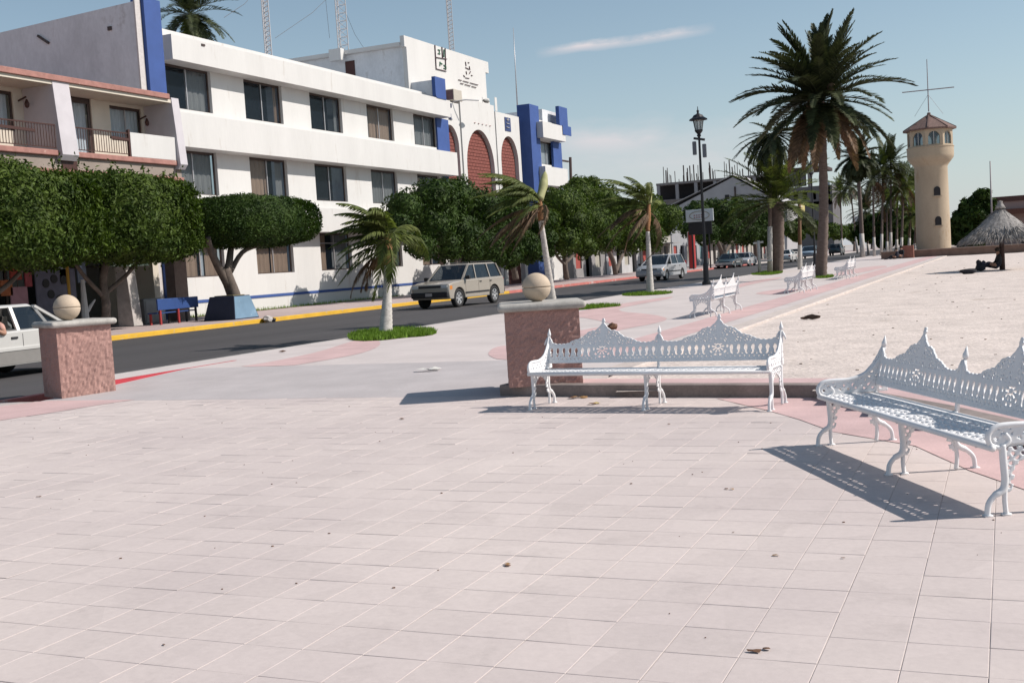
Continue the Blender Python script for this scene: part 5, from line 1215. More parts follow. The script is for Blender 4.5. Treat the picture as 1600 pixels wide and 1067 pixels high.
dv = ray(1095, 168); t_ = math.hypot(x, y)/math.hypot(dv[0], dv[1]); H_ = EYE+t_*dv[2]-ZP
lamp_post('nearest black lamp post, with lantern and hanging boxes, by the third young palm', x, y, ZP, H_)
x, y = G(1274, 415, ZP); dv = ray(1268, 249); t_ = math.hypot(x, y)/math.hypot(dv[0], dv[1])
lamp_post('second black lantern lamp post, left of the date palm trunk', x, y, ZP, EYE+t_*dv[2]-ZP, False)
def pole(name, label, cat, base, top, zb, r0, r1, m_, X=None, parts=None):
    x, y = G(*base, zb) if X is None else (X, PX(base[0], base[1], X)[0])
    dv = ray(*top); t_ = math.hypot(x, y)/math.hypot(dv[0], dv[1]); h = _O+dv*t_
    root = thing(name, (x, y, zb), label, cat); d = (h[0]-x, h[1]-y, h[2]-zb)
    MB().tube([(0, 0, 0), d], [r0, r1], 10).build('shaft', m_, root, smooth=True); return root, d
m_wp = mat('white_post', (.55, .54, .52), .8, .1); m_wood = mat('brown_pole_wood', (.16, .09, .05), .9, .3, 3, stretch=(6, 6, .5)); m_dwood = mat('dark_wood', (.05, .03, .028), .9, .2)
rt, d = pole('marker_post', 'white post with a short cross arm, left of the thin white-footed palm', 'post', (1187, 427), (1185, 376), ZP, .10, .09, m_wp)
MB().bar((-.3, 0, d[2]-.15), (.3, 0, d[2]-.1), .12).build('crossarm', m_wp, rt); MB().bar((0, 0, .75), (.8, 0, .75), .1).build('side_arm', m_wp, rt)
rt, d = pole('rough_pole', 'slim brown pole between the thick palm and the date palm', 'pole', (1250, 421), (1249, 312), ZP, .14, .10, m_wood)
MB().tube([(0, 0, 0), (d[0]*.35, d[1]*.35, d[2]*.35)], [.155, .135], 10).build('whitewash', m_trunkw, rt)
rt, d = pole('utility_pole', 'dark wooden utility pole behind the right end of the white block', 'utility pole', (896, 430), (891, 246), .1, .16, .13, m_dwood, X=-36.5)
MB().bar((-.2, -.9, d[2]-.3), (-.2, .9, d[2]-.3), .14).build('crossarm', m_dwood, rt); MB().lathe([(.1, -.25), (.13, 0), (.1, .25)], 8, (.05, -.7, d[2]-2.6)).build('insulator', m_dwood, rt); MB().bar((0, -.9, d[2]-2.6), (0, .4, d[2]-2.5), .12).build('lower_arm', m_dwood, rt)
rt, d = pole('whip_antenna', 'tall thin whip antenna above the blue pylon', 'antenna', (808, 165), (802, 44), 12.9, .07, .02, m_alu, X=-36.)
def lattice(label, base, top, X, w, zb, rings=()):
    y, z = PX(base[0], base[1], X); y2, z2 = PX(top[0], top[1], X); root = thing('lattice_mast', (X, y, zb), label, 'radio mast', group='lattice radio masts on the roof')
    H = z2-zb; n = max(6, int(H/(w*1.3))); red_ = mat('mast_steel', (.42, .41, .42), .6, .1)
    c = [(w*math.cos(a), w*math.sin(a)) for a in (0.3, 2.394, 4.489)]
    for q in c: MB().bar((*q, 0), (*q, H), .05).build('leg', red_, root)
    b = MB()
    for i in range(n):
        for j in range(3): a_, b_ = c[j], c[(j+1) % 3]; b.bar((*a_, H*i/n), (*b_, H*(i+1)/n), .03); b.bar((*b_, H*(i+1)/n), (*a_, H*(i+1)/n), .03)
    tag(b.build('bracing', red_, root), kind='stuff')
    for rz_ in rings: MB().lathe([(w*1.5, 0), (w*1.6, .1), (w*1.5, .2)], 12, (0, 0, rz_)).build('platform_ring', red_, root)
    return root, H
rt, H1 = lattice('thin pale lattice mast, leftmost, rising over the long white roof', (419, 85), (417, -40), -40, .22, 12.6)
rt2, H2 = lattice('widest lattice mast, standing at the corner of the tall roof block', (537, 100), (532, -40), -42, .42, 12.6, (2.6, 3.6))
rt3, H3 = lattice('faint lattice mast behind the wall emblem', (705, 78), (703, -40), -44, .26, 15.9, (.6,))
wm_ = mat('guy_wire', (.10, .10, .11), .6, 0)
for (a, b, X, wl) in (((430, 60), (540, -30), -40, 'thin guy wire between the leftmost mast and the widest mast'), ((568, 75), (540, 20), -42, 'thin guy wire falling to the right of the widest lattice mast'), ((515, 60), (505, -40), -41, 'near-vertical thin wire just left of the widest lattice mast'), ((350, 28), (412, -30), -40, 'thin guy wire falling left from the leftmost mast towards the palm')):
    y1_, z1_ = PX(*a, X); y2_, z2_ = PX(*b, X); g = thing('guy_wire', (X, y1_, z1_), wl, 'wire', group='guy wires of the roof masts')
    MB().tube([(0, 0, 0), (0, (y2_-y1_)/2, (z2_-z1_)/2-.3), (0, y2_-y1_, z2_-z1_)], .014, 4).build('strand', wm_, g)

# billboard and kiosk column
yb_, zb_ = PX(1072, 348, -27.6); y2_, z2_ = PX(1115, 328, -27.6)
bb = thing('billboard', (-27.6, yb_, .126), 'small white roadside billboard with a faint oval, behind the lamp post', 'sign')
w_ = PX(1115, 345, -27.6)[0]-yb_
def face_sheet():
    h0 = zb_-.126; h1 = PX(1073, 329, -27.6)[1]-.126; u = (-w_*.0, 0)
    X0, X1 = PY(1072, 340, yb_)[0], PY(1115, 340, yb_)[0]
    MB().box(0, X1-X0, 0, .14, h0, h1).build('panel', mat('board_white', (.60, .64, .66), .6, .06, 3), bb, bevel=.02)
    e = MB(); cx_ = (X1-X0)/2; cz_ = (h0+h1)/2
    e.tube([(cx_+cx_*.72*math.cos(a), -.012, cz_+(h1-h0)*.34*math.sin(a)) for a in [2*math.pi*k/24 for k in range(25)]], .035, 5); e.build('oval_emblem', mat('dull_gold', (.30, .27, .2), .7, 0), bb)
    q = MB(); [q.box(cx_-cx_*.42+i*cx_*.17, cx_-cx_*.42+i*cx_*.17+cx_*.11, -.012, .002, cz_-.22+.2*(j), cz_-.12+.2*j) for i in range(5) for j in (0, 1)]; tag(q.build('lettering', mat('dull_red_letters', (.32, .16, .16), .8, 0), bb), kind='stuff')
    MB().box(.2, X1-X0-.2, .02, .12, h0-1.2, h0-.01).build('lower_panel', m_black, bb)
    for s in (.5, X1-X0-.5): MB().box(s-.06, s+.06, .03, .11, 0, h0-1.21).build('leg', m_black, bb)
face_sheet()
yy = yat(1083, -28.2, .126); hh = PX(1083, 362, -28.2)
rc = thing('red_column', (-28.2, yy, .126), 'red and white painted column below the white billboard', 'column')
zt_ = hh[1]-.126
MB().box(-.3, .22, -.5, .5, 0, zt_).build('shaft', mat('column_white', (.42, .40, .36), .8, .08), rc, bevel=.03); MB().box(.225, .26, -.3, .3, 0.05, zt_-.05).build('red_stripe', mat('column_red', (.34, .03, .03), .7, .08), rc); MB().box(-.2, .15, -.53, -.502, .05, zt_-.05).build('red_stripe', mat('column_red', (.34, .03, .03), .7, .08), rc)

# ================================================================== FAR SIDE STREET FURNITURE
x, y = G(240, 503, .126); bbn = thing('blue_bench', (-29.6, PX(246, 503, -29.6)[0], .126), 'blue-backed street bench on the far pavement left of the dark planter', 'bench')
Lb = PX(307, 500, -29.6)[0]-PX(246, 503, -29.6)[0]; m_bb = mat('bright_blue_paint', (.022, .06, .20), .6, .1, 3); m_rd = mat('red_metal', (.3, .03, .03), .6, .1)
MB().box(.05, .12, -.05, Lb+.05, .55, .98).build('backrest', m_bb, bbn, bevel=.02); MB().box(-.45, .02, 0, Lb, .42, .47).build('seat', m_bb, bbn, bevel=.01)
for yy_ in (.1, Lb/2, Lb-.1):
    MB().box(-.42, -.36, yy_-.04, yy_+.04, 0, .42).build('leg', m_rd if yy_ < .2 else m_black, bbn); MB().box(.05, .11, yy_-.04, yy_+.04, 0, .55).build('leg', m_rd if yy_ < 1.2 else m_black, bbn)
XPl = -27.2; yp0 = PX(367, 497, XPl)[0]; yp1 = PX(405, 491, XPl)[0]; xq = PY(318, 499, yp0)[0]
pl_ = thing('street_planter', (XPl, (yp0+yp1)/2, .126), 'large flared planter box, blue sides coloured dark where unlit and pale where sunlit, holding the flat-topped tree', 'planter')
hf = (yp1-yp0)/2; dw = xq-XPl; h_ = .92; bpl = MB()
bpl.add([(dw, -hf, 0), (0, -hf, 0), (0, hf, 0), (dw, hf, 0), (dw+.32, -hf+.05, h_), (-.02, -hf+.05, h_), (-.02, hf-.5, h_), (dw+.32, hf-.4, h_)], [(0, 3, 2, 1), (4, 5, 6, 7), (0, 1, 5, 4), (1, 2, 6, 5), (2, 3, 7, 6), (3, 0, 4, 7)])
bpl.build('box', mat('planter_unlit_blue', (.02, .03, .06), .7, .1, 3), pl_, bevel=.015)  # navy paints in the shade on the planter's unlit end
MB().quad((.006, -hf+.03, .04), (.006, hf-.06, .04), (-.013, hf-.5, h_-.03), (-.013, -hf+.08, h_-.03)).build('sunlit_side', mat('planter_sunlit_blue', (.15, .25, .35), .7, .15, 2, wear=((.24, .34, .44), 3, .6)), pl_)  # paler blue paints in the sunlight on the road-facing side
MB().box(dw+.45, -.15, -hf+.2, hf-.65, h_+.002, h_+.03).build('soil', M['soil'], pl_)
yq = PX(213, 500, -30.9)[0]; zq = PX(195, 412, -30.9)[1]
gp = thing('grey_pillar', (-30.9, yq, .126), 'grey concrete pillar at the kerbside shopfront behind the left pedestal', 'pillar')
MB().prism([(-.45, 0), (.32, 0), (.12, zq-.126), (-.38, zq-.126)], 'y', -.5, .0).build('shaft', M['concrete'], gp, bevel=.02)
gb = thing('utility_box', (-31.4, PX(231, 495, -31.4)[0], .126), 'grey metal box on the pavement beside the blue-backed bench', 'utility box'); MB().box(-.3, .3, -.5, .5, 0, 1.0).build('cabinet', mat('box_grey', (.22, .22, .22), .6, .1), gb, bevel=.03); MB().box(.301, .315, -.42, .42, .08, .92).build('door', mat('box_grey2', (.27, .27, .27), .6, .1), gb)
ya_ = PX(176, 404, -30.6)[0]; yb_ = PX(232, 404, -30.6)[0]; za_ = PX(204, 412, -30.6)[1]; zb_ = PX(204, 396, -30.6)[1]
aw = thing('shop_awning', (-31.9, ya_, za_), 'pale green awning over the shopfront between the pillar and the blue corner', 'awning'); aw_ = MB(); L_ = yb_-ya_
for i in range(6):
    a0 = L_*i/6; a1 = L_*(i+1)/6-.015; aw_ = MB(); aw_.add([(1.3, a0, -.1), (1.3, a1, -.1), (-.6, a1, .75), (-.6, a0, .75), (1.3, a0, .25), (1.3, a1, .25), (-.6, a1, .85), (-.6, a0, .85)], [(0, 1, 5, 4), (4, 5, 6, 7), (0, 3, 2, 1), (1, 2, 6, 5), (3, 0, 4, 7)]); aw_.build('awning_panel', mat('pale_green_canvas', (.36, .47, .38), .8, .08, 4), aw)
yo = PX(108, 455, -30.8)[0]; yl_ = thing('yellow_pole', (-30.8, yo, .126), 'thin ochre yellow pole standing behind the left stone ball', 'pole'); MB().tube([(0, 0, 0), (0, 0, 3.1)], .055, 8).build('shaft', mat('ochre_paint', (.42, .24, .03), .6, .1), yl_)
# goods and notices seen through the shop front
rr = random.Random(8)
def item(px, py, w, h, col, label, cat, X=-31.8, name='shop_sign'):
    y, z = PX(px, py, X); t_ = thing(name, (X, y, z), label, cat); MB().box(-.03, .03, -w/2, w/2, -h/2, h/2).build('board', mat('sign_%d' % px, col, .7, .15, 4), t_, bevel=.01)
    MB().tube([(-.02, 0, h/2), (-.02, 0, h/2+max(.05, 3.75-(z+h/2)))], .012, 5).build('hanger', m_iron, t_) if z+h/2 < 3.6 else None
    return t_
t_ = item(24, 425, .5, .55, (.30, .05, .03), 'round red and orange ornament hanging highest in the shop front', 'shop sign'); 
t_ = item(10, 450, .5, .55, (.34, .11, .04), 'orange round ornament hanging low at the left edge', 'shop sign')
t_ = item(44, 437, .3, .5, (.34, .07, .08), 'small pinkish red hanging sign above the saloon roof', 'shop sign')
t_ = item(30, 465, .75, .75, (.40, .22, .26), 'pink and white poster just above the saloon roof', 'poster')
t_ = item(100, 425, .5, .9, (.33, .38, .38), 'pale bottle shaped sign left of the yellow pole', 'shop sign')
t_ = item(127, 425, .45, .8, (.16, .2, .27), 'blue-grey notice right of the yellow pole', 'notice')
t_ = item(88, 455, 1.9, 1.6, (.15, .15, .20), 'grey notice board with dark holes behind the left stone ball', 'notice board')
for dx, dz in ((-.5, .3), (-.1, .45), (.35, .4), (-.3, -.1), (.1, -.3)): MB().lathe([(.01, -.02), (.16, -.02), (.16, .012), (.01, .012)], 14, (0, 0, 0)).build('dark_disc', m_black, t_).location = (.045, dx, dz); 
for o in t_.children:
    if o.name.startswith('dark_disc'): o.rotation_euler = (0, math.pi/2, 0)
cg = thing('white_cactus_ornament', (-30.6, PX(131, 470, -30.6)[0], .126), 'white spiky ornament sticking up just behind the left stone ball', 'ornament')
zc_ = PX(130, 437, -30.6)[1]-.126; m_wo = mat('white_ornament', (.5, .5, .5), .7, .1)
MB().tube([(0, 0, 0), (0, .02, zc_)], [.16, .07], 8).build('stem', m_wo, cg); MB().tube([(0, .1, zc_-1.15), (0, .55, zc_-.75)], [.09, .03], 8).build('side_spike', m_wo, cg)
lp = thing('kerb_stone', (*G(418, 497, .0), .02), 'small pale lump of rubble against the yellow kerb', 'rubble'); 
def rock(par, r, seed, m_, nm='stone', sx=1., sy=1., sz=.7, loc=(0, 0, 0)):
    bm = bmesh.new(); bmesh.ops.create_icosphere(bm, subdivisions=2, radius=r); q = np.random.RandomState(seed)
    for v in bm.verts: k = 1+q.uniform(-.22, .18); v.co = Vector((v.co.x*sx*k, v.co.y*sy*k, v.co.z*sz*k))
    me = bpy.data.meshes.new(nm); bm.to_mesh(me); bm.free(); me.materials.append(m_); o = bpy.data.objects.new(nm, me); C.objects.link(o); o.parent = par; o.location = loc; return o
lp.location = (FX+.2, PX(418, 500, FX+.2)[0], 0)
rock(lp, .2, 1, M['concrete'], 'rubble_piece', loc=(0, 0, .1)); rock(lp, .12, 2, m_black, 'rubble_piece', loc=(.05, .28, .06))

# ================================================================== TOWER, PALAPA, RIGHT SIDE
m_tow = mat('tower_plaster', (.45, .362, .262), .9, .14, .5, .004, 20, fine=.05, wear=((.38, .28, .19), .7, .58), stretch=(1, 1, .4))
m_tile = mat('clay_tile', (.17, .11, .095), .9, .25, 5, .01, 20, fine=.15)
YT = 104.
xT, _ = PY(1459, 385, YT); sT = F_PX/project((xT, YT, 5))[2]   # pixels per metre there
def zT(y): return PY(1457, y, YT)[1]
rT = 25.5/sT; rH = 34.5/sT
tw = thing('lookout_tower', (xT, YT, .1), 'tall round ochre lookout tower with arched windows and tiled roof', 'tower')
zb0 = zT(392)-.1; H1_ = zT(262)-.1; H2_ = zT(232)-.1; H3_ = zT(204)-.1
n = 48
prof = [(rT*1.0, 0), (rT*1.0, 2.2), (rT*.98, H1_*.6), (rT*.96, H1_), (rT*1.02, H1_+.2), (rT*1.16, H1_+.45), (rH*.98, H1_+.75), (rH, H1_+1.0), (rH, H2_-.0), (rH*1.02, H2_+.02), (rH*1.02, H2_+.10), (rH*.90, H2_+.11)]
sh = MB(); sh.lathe(prof, n); sh.build('shaft', m_tow, tw, auto=True)
rr_ = rH*.985; lw_ = MB(); seg = 8; vs = []
zb1 = H2_+.11; zt1 = H3_
# octagonal lantern room with arched openings
for k in range(seg):
    a0 = 2*math.pi*(k-.5)/seg+.25; a1 = a0+2*math.pi/seg; p0 = Vector((rr_*math.cos(a0), rr_*math.sin(a0), 0)); p1 = Vector((rr_*math.cos(a1), rr_*math.sin(a1), 0)); e = (p1-p0); W_ = e.length; e /= W_
    nrm = Vector((e.y, -e.x, 0)); wm2 = W_*.33; zs1 = zb1+.12; zsp = zb1+(zt1-zb1)*.52; arc = [(W_/2+wm2*math.cos(t), zsp+wm2*math.sin(t)) for t in [math.pi*i/10 for i in range(11)]]
    b = MB()
    def T3(u, z, o=0.): q = p0+e*u-nrm*o; return (q.x, q.y, z)
    for o_ in (0., .18):
        b.quad(T3(0, zb1, o_), T3(W_/2-wm2, zb1, o_), T3(W_/2-wm2, zsp, o_), T3(0, zt1, o_)); b.quad(T3(W_, zb1, o_), T3(W_, zt1, o_), T3(W_/2+wm2, zsp, o_), T3(W_/2+wm2, zb1, o_))
        b.quad(T3(W_/2-wm2, zb1, o_), T3(W_/2+wm2, zb1, o_), T3(W_/2+wm2, zs1, o_), T3(W_/2-wm2, zs1, o_))
        for i in range(10):
            u0_ = W_*(1-i/10); u1_ = W_*(1-(i+1)/10); b.quad(T3(arc[i][0], arc[i][1], o_), T3(u0_, zt1, o_), T3(u1_, zt1, o_), T3(arc[i+1][0], arc[i+1][1], o_))
    ring = [(W_/2+wm2, zs1)]+arc+[(W_/2-wm2, zs1)]
    for i in range(len(ring)): a_ = ring[i]; c_ = ring[(i+1) % len(ring)]; b.quad(T3(*a_), T3(*c_), T3(*c_, .18), T3(*a_, .18))
    w_ = b.build('lantern_wall', m_tow, tw)
    g_ = MB(); g_.add([T3(u, z, .1) for u, z in ring], [tuple(range(len(ring)))]); g_.build('window', glassmat('tower_glass', (.10, .16, .2), .55), w_)
    f_ = MB(); f_.bar(T3(W_/2, zs1, .08), T3(W_/2, zsp+wm2, .08), .05); f_.build('glazing_bar', m_wp, w_)
ro = MB(); ro.lathe([(rr_*1.15, H3_-.02), (rr_*1.17, H3_+.10), (rr_*.55, H3_+.80), (.16, H3_+1.25), (.14, H3_+1.50), (.02, H3_+1.54)], 8); ro.build('roof', m_tile, tw)
for k in range(8):
    a = 2*math.pi*k/8; MB().bar((rr_*1.15*math.cos(a), rr_*1.15*math.sin(a), H3_+.13), (.15*math.cos(a), .15*math.sin(a), H3_+1.29), .12, .08).build('roof_ridge', m_tile, tw)
vd = math.atan2(-YT, -xT)    # direction from tower to the camera
for py in (346, 300):
    z = zT(py)-.1; a = vd+.32; r_w = rT*.975
    c_ = Vector((r_w*math.cos(a), r_w*math.sin(a), z)); e = Vector((-math.sin(a), math.cos(a), 0)); nn = Vector((math.cos(a), math.sin(a), 0)); b = MB()
    pts = [(-.26, -.38), (.26, -.38)]+[(.26*math.cos(t), .10+.28*math.sin(t)) for t in [math.pi*i/8 for i in range(9)]]
    v1 = [c_+e*u+Vector((0, 0, w))+nn*.05 for u, w in pts]; v0 = [p-nn*.3 for p in v1]; m__ = len(pts)
    b.add(v1+v0, [tuple(range(m__))]+[(i, (i+1) % m__, (i+1) % m__+m__, i+m__) for i in range(m__)]); w_ = b.build('window', m_room, tw)
    MB().cbox(tuple(c_+nn*.06+Vector((0, 0, -.42))), (.35, .08, .04), a+math.pi/2).build('sill', m_tow, w_)
zm = zT(92)-.1; zc_ = zT(140)-.1; am = mat('mast_grey', (.28, .25, .26), .6, .1); hz0 = H3_+1.6
an = thing('signal_mast', (xT, YT, .1+hz0), 'thin signal mast with a long yardarm on the tower roof', 'mast')
MB().tube([(0, 0, 0), (0, 0, zm-hz0)], [.05, .03], 6).build('mast', am, an); wy = 38/sT
ad = Vector((-math.sin(vd), math.cos(vd), 0))
MB().tube([tuple(ad*-wy+Vector((0, 0, zc_-hz0))), tuple(ad*wy+Vector((0, 0, zc_-hz0)))], .045, 6).build('yardarm', am, an)
for s in (-1, 1): MB().tube([(0, 0, zc_-hz0-.4), tuple(ad*s*wy*.55+Vector((0, 0, -.3)))], .012, 4).build('stay', am, an)
# platform wall around the tower
x0w, _ = PY(1378, 395, 101.); wl_ = thing('platform_wall', (x0w, 100.2, .05), 'low brown retaining wall running past the foot of the tower', 'wall')
MB().box(0, 34, 0, .4, 0, .62).build('wall', mat('brown_plaster', (.20, .13, .10), .9, .2, 2), wl_); MB().box(-.05, 34.05, -.06, .46, .622, .70).build('coping', mat('brown_coping', (.30, .22, .18), .9, .2, 2), wl_)
struct(MB().box(x0w, x0w+34, 100.6, 140, .0, .55).build('terrace', mat('terrace_paving', (.30, .22, .19), .9, .2, .5)))
bp_ = thing('brick_planter', (*PY(1419, 398, 99.)[:1], 99., .1), 'small red brick block beside the tower foot, next to seated figures', 'planter'); MB().box(-.45, .45, -.3, .3, 0, 1.05).build('block', mat('brick_red', (.26, .11, .08), .9, .2, 6), bp_, bevel=.02)
p_ = PY(1409, 402, 98.5)[0]; person('person in dark clothes sitting by the red brick block left of the tower', (p_, 98.5, .1), R(230), SIT, SITE, [drk, drk2, SKIN], 1.15)
p_ = PY(1402, 404, 97.5)[0]; person('second dark-clad person sitting lowest and leftmost near the tower foot', (p_, 97.5, .1), R(200), SIT, SITE, [drk2, drk, SKIN], 1.0)
# palapa
m_th = mat('grey_thatch', (.30, .28, .265), .95, .4, 9, .02, 30, fine=.3, stretch=(1, 1, .3)); px_, py_ = PAL
pa = thing('palapa', (px_, py_, .09), 'round thatched palapa sunshade with grey palm roof on a wooden post', 'sunshade')
dist = project((px_, py_, 1))[2]; s_ = F_PX/dist; zr0 = PY(1568, 372, py_)[1]-.09; zr1 = PY(1568, 322, py_)[1]-.09; rR = 56/s_
MB().tube([(0, 0, -.05), (0.02, 0, zr1-.2)], [.12, .09], 9).build('post', m_dwood, pa, smooth=True)
pr_ = MB(); pr_.lathe([(rR*.98, zr0-.02), (rR*.98, zr0+.02), (.10, zr1-.10)], 20); pr_.build('roof_underlay', m_th, pa)
for k in range(8): a = 2*math.pi*k/8; MB().bar((0, 0, zr1-.18), (rR*.93*math.cos(a), rR*.93*math.sin(a), zr0-.05), .05).build('rafter', m_dwood, pa)
r = np.random.RandomState(4); n = 9000; t = r.rand(n)**.65; a = r.uniform(0, 6.283, n); R_ = rR*t*1.0; z = zr1+.0-(zr1-zr0)*(t**.8)+r.uniform(-.02, .07, n)
ln = r.uniform(.25, .5, n); dirr = np.stack([np.cos(a), np.sin(a), -np.full(n, (zr1-zr0)/rR*1.1)], -1)+r.normal(0, .16, (n, 3)); dirr /= np.linalg.norm(dirr, axis=1)[:, None]
P = np.stack([R_*np.cos(a), R_*np.sin(a), z], -1); sd_ = np.cross(dirr, r.normal(0, 1, (n, 3))); sd_ /= np.linalg.norm(sd_, axis=1)[:, None]; w = r.uniform(.010, .022, n)[:, None]
V = np.stack([P-sd_*w, P+sd_*w, P+dirr*ln[:, None]], 1).reshape(-1, 3); tag(raw('thatch', V, np.arange(3*n).reshape(-1, 3), m_th, pa), kind='stuff')
MB().lathe([(.22, zr1-.10), (.15, zr1+.05), (.09, zr1+.13), (.11, zr1+.2), (.02, zr1+.23)], 9).build('roof_knot', m_th, pa, smooth=True)
x, y = G(1532, 424, .09); bg_ = thing('bundle', (x, y, .09), 'dark bag lying on the sand in the palapa shade', 'bag')
rock(bg_, .22, 5, drk, 'bag_body', 1.1, .8, .75, (0, 0, .15)); rock(bg_, .12, 6, drk, 'bag_top', 1., .8, 1.2, (-.06, 0, .34)); rock(bg_, .10, 7, drk2, 'bag_top', 1., .8, 1.1, (.12, .0, .33))
x, y = G(1514, 427, .09); bg_ = thing('bundle', (x, y, .09), 'low flat dark bundle on the sand, left of the dark bag', 'bag'); rock(bg_, .24, 8, drk, 'bag_body', 1.4, .7, .45, (0, 0, .08))
# building at the right, bushes and tree by the tower
xb_, zb_ = PY(1532, 310, 125.); hb_ = thing('flat_roofed_building', (xb_, 125., .1), 'low flat-roofed pinkish building behind the palapa at the right edge', 'building')
m_pk = mat('pink_plaster', (.42, .30, .27), .9, .1, 1); H_ = zb_-.1
wall = MB(); wall.box(0, 22, 0, 9, 0, H_-.5); wall.build('wall', m_pk, hb_); MB().box(-.15, 22, -.15, 9, H_-.49, H_).build('parapet', mat('dark_parapet', (.12, .06, .05), .8, .2), hb_)
MB().box(1.7, 22, -1.2, -.16, H_-1.8, H_-1.3).build('canopy', mat('dark_parapet2', (.16, .07, .05), .8, .2), hb_)
for i, (a, c) in enumerate(((1.0, 2.6), (3.6, 4.9), (6., 8.))): MB().box(a, c, -.02, -.001, .0 if i != 0 else .9, 2.4).build('door' if i else 'window', m_room if i % 2 else mat('dark_red_shutter', (.14, .03, .02), .8, .1), hb_)
rt, d = pole('flag_pole', 'thin grey pole rising behind the palapa roof', 'pole', (1551, 385), (1547, 252), .1, .10, .05, am, X=PY(1551, 385, 118.)[0])
def blobtree(label, px, Y, base, blobs_px, n, leaf, seed, m_, nm='tree', trunk=True, z0=.1):
    X_ = PY(px, base, Y)[0]; bl = []
    for bx, by, br, dy in blobs_px:
        x, z = PY(bx, by, Y); d_ = project((x, Y, z))[2]; bl.append((x-X_, dy, z-z0, br/F_PX*d_))
    o = ficus(label, (X_, Y, z0), None, 0, n, leaf, seed, [([(0, 0, 0), (.1, 0, 1.2), (0, .1, 2.4)], (.25, .15))], m_=m_, amp=.22, blobs=bl, group='trees behind the tower'); return o
blobtree('dark tree with open branches between the tower and the pinkish building', 1512, 120., 392, [(1505, 345, 20, 0), (1528, 335, 22, 0), (1500, 368, 18, 0), (1540, 355, 20, 1), (1512, 322, 12, 0), (1535, 305, 12, 0), (1524, 316, 10, 0), (1545, 322, 12, 0), (1518, 372, 20, 0)], 6000, .3, 91, m_leafd)
blobtree('dark foliage behind the palms left of the tower', 1400, 150., 392, [(1370, 350, 18, 0), (1395, 345, 22, 0), (1420, 340, 22, 2), (1385, 368, 20, 0), (1412, 368, 20, 0), (1350, 360, 16, 2), (1432, 370, 14, 0)], 7000, .4, 92, m_leafd)

# ================================================================== FAR BUILDINGS ON THE STREET
m_conc = mat('raw_concrete', (.20, .18, .175), .9, .2, .6, .004, 8); m_dkr = mat('dark_interior', (.028, .024, .026), .9, .1)
def fbox(par, name, Y, pxs, pys, depth, m_, X_=None):
    x0, _ = PY(pxs[0], (pys[0]+pys[1])/2, Y); x1, _ = PY(pxs[1], (pys[0]+pys[1])/2, Y); zt_ = PY((pxs[0]+pxs[1])/2, pys[0], Y)[1]; zb_ = PY((pxs[0]+pxs[1])/2, pys[1], Y)[1]
    return MB().box(x0-par.location.x, x1-par.location.x, 0, depth, zb_-.1, zt_-.1).build(name, m_, par)
YU = 236.
xu = PY(1040, 300, YU)[0]; un = thing('unfinished_building', (xu, YU, .1), 'unfinished dark concrete frame building with steel bars sticking up', 'building')
xe = PY(1212, 275, YU)[0]-xu; zt_ = PY(1120, 279, YU)[1]-.1; zf = PY(1120, 306, YU)[1]-.1
MB().box(-2, xe, 0, 16, zt_-.45, zt_).build('roof_slab', m_conc, un); MB().box(-2, xe, 0, 16, zf-.3, zf).build('floor_slab', m_conc, un); MB().box(-2, xe, 3.0, 3.2, 0, zt_-.46).build('back_wall', m_dkr, un); MB().box(-2, xe, .3, 3, 0, zf-.31).build('lower_wall', m_conc, un)
nc = 7
for i in range(nc): x = -1.6+(xe+1.2)*i/(nc-1); MB().box(x-.32, x+.32, .05, .6, zf, zt_-.46).build('column', mat('grey_column', (.27, .26, .27), .9, .1), un)
rr = random.Random(4)
for i in range(54):
    x = rr.uniform(-1.8, xe-.2); y = rr.choice([.3, 5, 10, 15]); h = rr.uniform(1.2, 4.2); MB().bar((x, y, zt_), (x+rr.uniform(-.1, .1), y, zt_+h), (.12 if i % 3 else .2)).build('steel_bar', m_dwood, un)
YG = 208.
xg = PY(1005, 350, YG)[0]; gb_ = thing('gabled_building', (xg, YG, .1), 'pale grey building with a wide gable behind the roadside trees', 'building')
def gp(px, py): x, z = PY(px, py, YG); return (x-xg, z-.1)
ga = [gp(1000, 400), gp(1230, 390), gp(1230, 322), gp(1145, 277), gp(1040, 332), gp(1000, 348)]
MB().prism(ga, 'y', 0, 14).build('wall', mat('pale_grey_wall', (.36, .35, .36), .9, .1, .5), gb_)
rf = MB(); a, b, c = gp(996, 347), gp(1145, 274), gp(1234, 321)
for p, q in ((a, b), (b, c)): rf.add([(p[0], -.3, p[1]+.02), (q[0], -.3, q[1]+.02), (q[0], 14, q[1]+.02), (p[0], 14, p[1]+.02), (p[0], -.3, p[1]+.12), (q[0], -.3, q[1]+.12), (q[0], 14, q[1]+.12), (p[0], 14, p[1]+.12)], [(0, 3, 2, 1), (4, 5, 6, 7), (0, 1, 5, 4), (1, 2, 6, 5), (2, 3, 7, 6), (3, 0, 4, 7)])
rf.build('roof', mat('grey_roof', (.40, .39, .40), .9, .1), gb_)
x, z = gp(1136, 308); MB().box(x-.4, x+.4, -.03, -.001, z-.4, z+.4).build('window', m_room, gb_); x, z = gp(1149, 305); MB().box(x-.12, x+.12, -.2, -.02, z-1.3, z+1.5).build('pipe', m_dwood, gb_)
YR = 335.
xr_ = PY(1218, 300, YR)[0]; tb_ = thing('terrace_building', (xr_, YR, .1), 'dark multi-storey building with an open roof terrace behind the date palm', 'building')
m_dkb = mat('dark_grey_wall', (.11, .105, .11), .9, .15, .5)
fbox(tb_, 'wall', YR, (1218, 1302), (292, 392), 18, m_dkb); fbox(tb_, 'roof_slab', YR, (1214, 1290), (262, 267), 14, m_dwood)
for p in (1220, 1247, 1262, 1284): fbox(tb_, 'column', YR, (p, p+4), (267, 292), 2, m_conc)
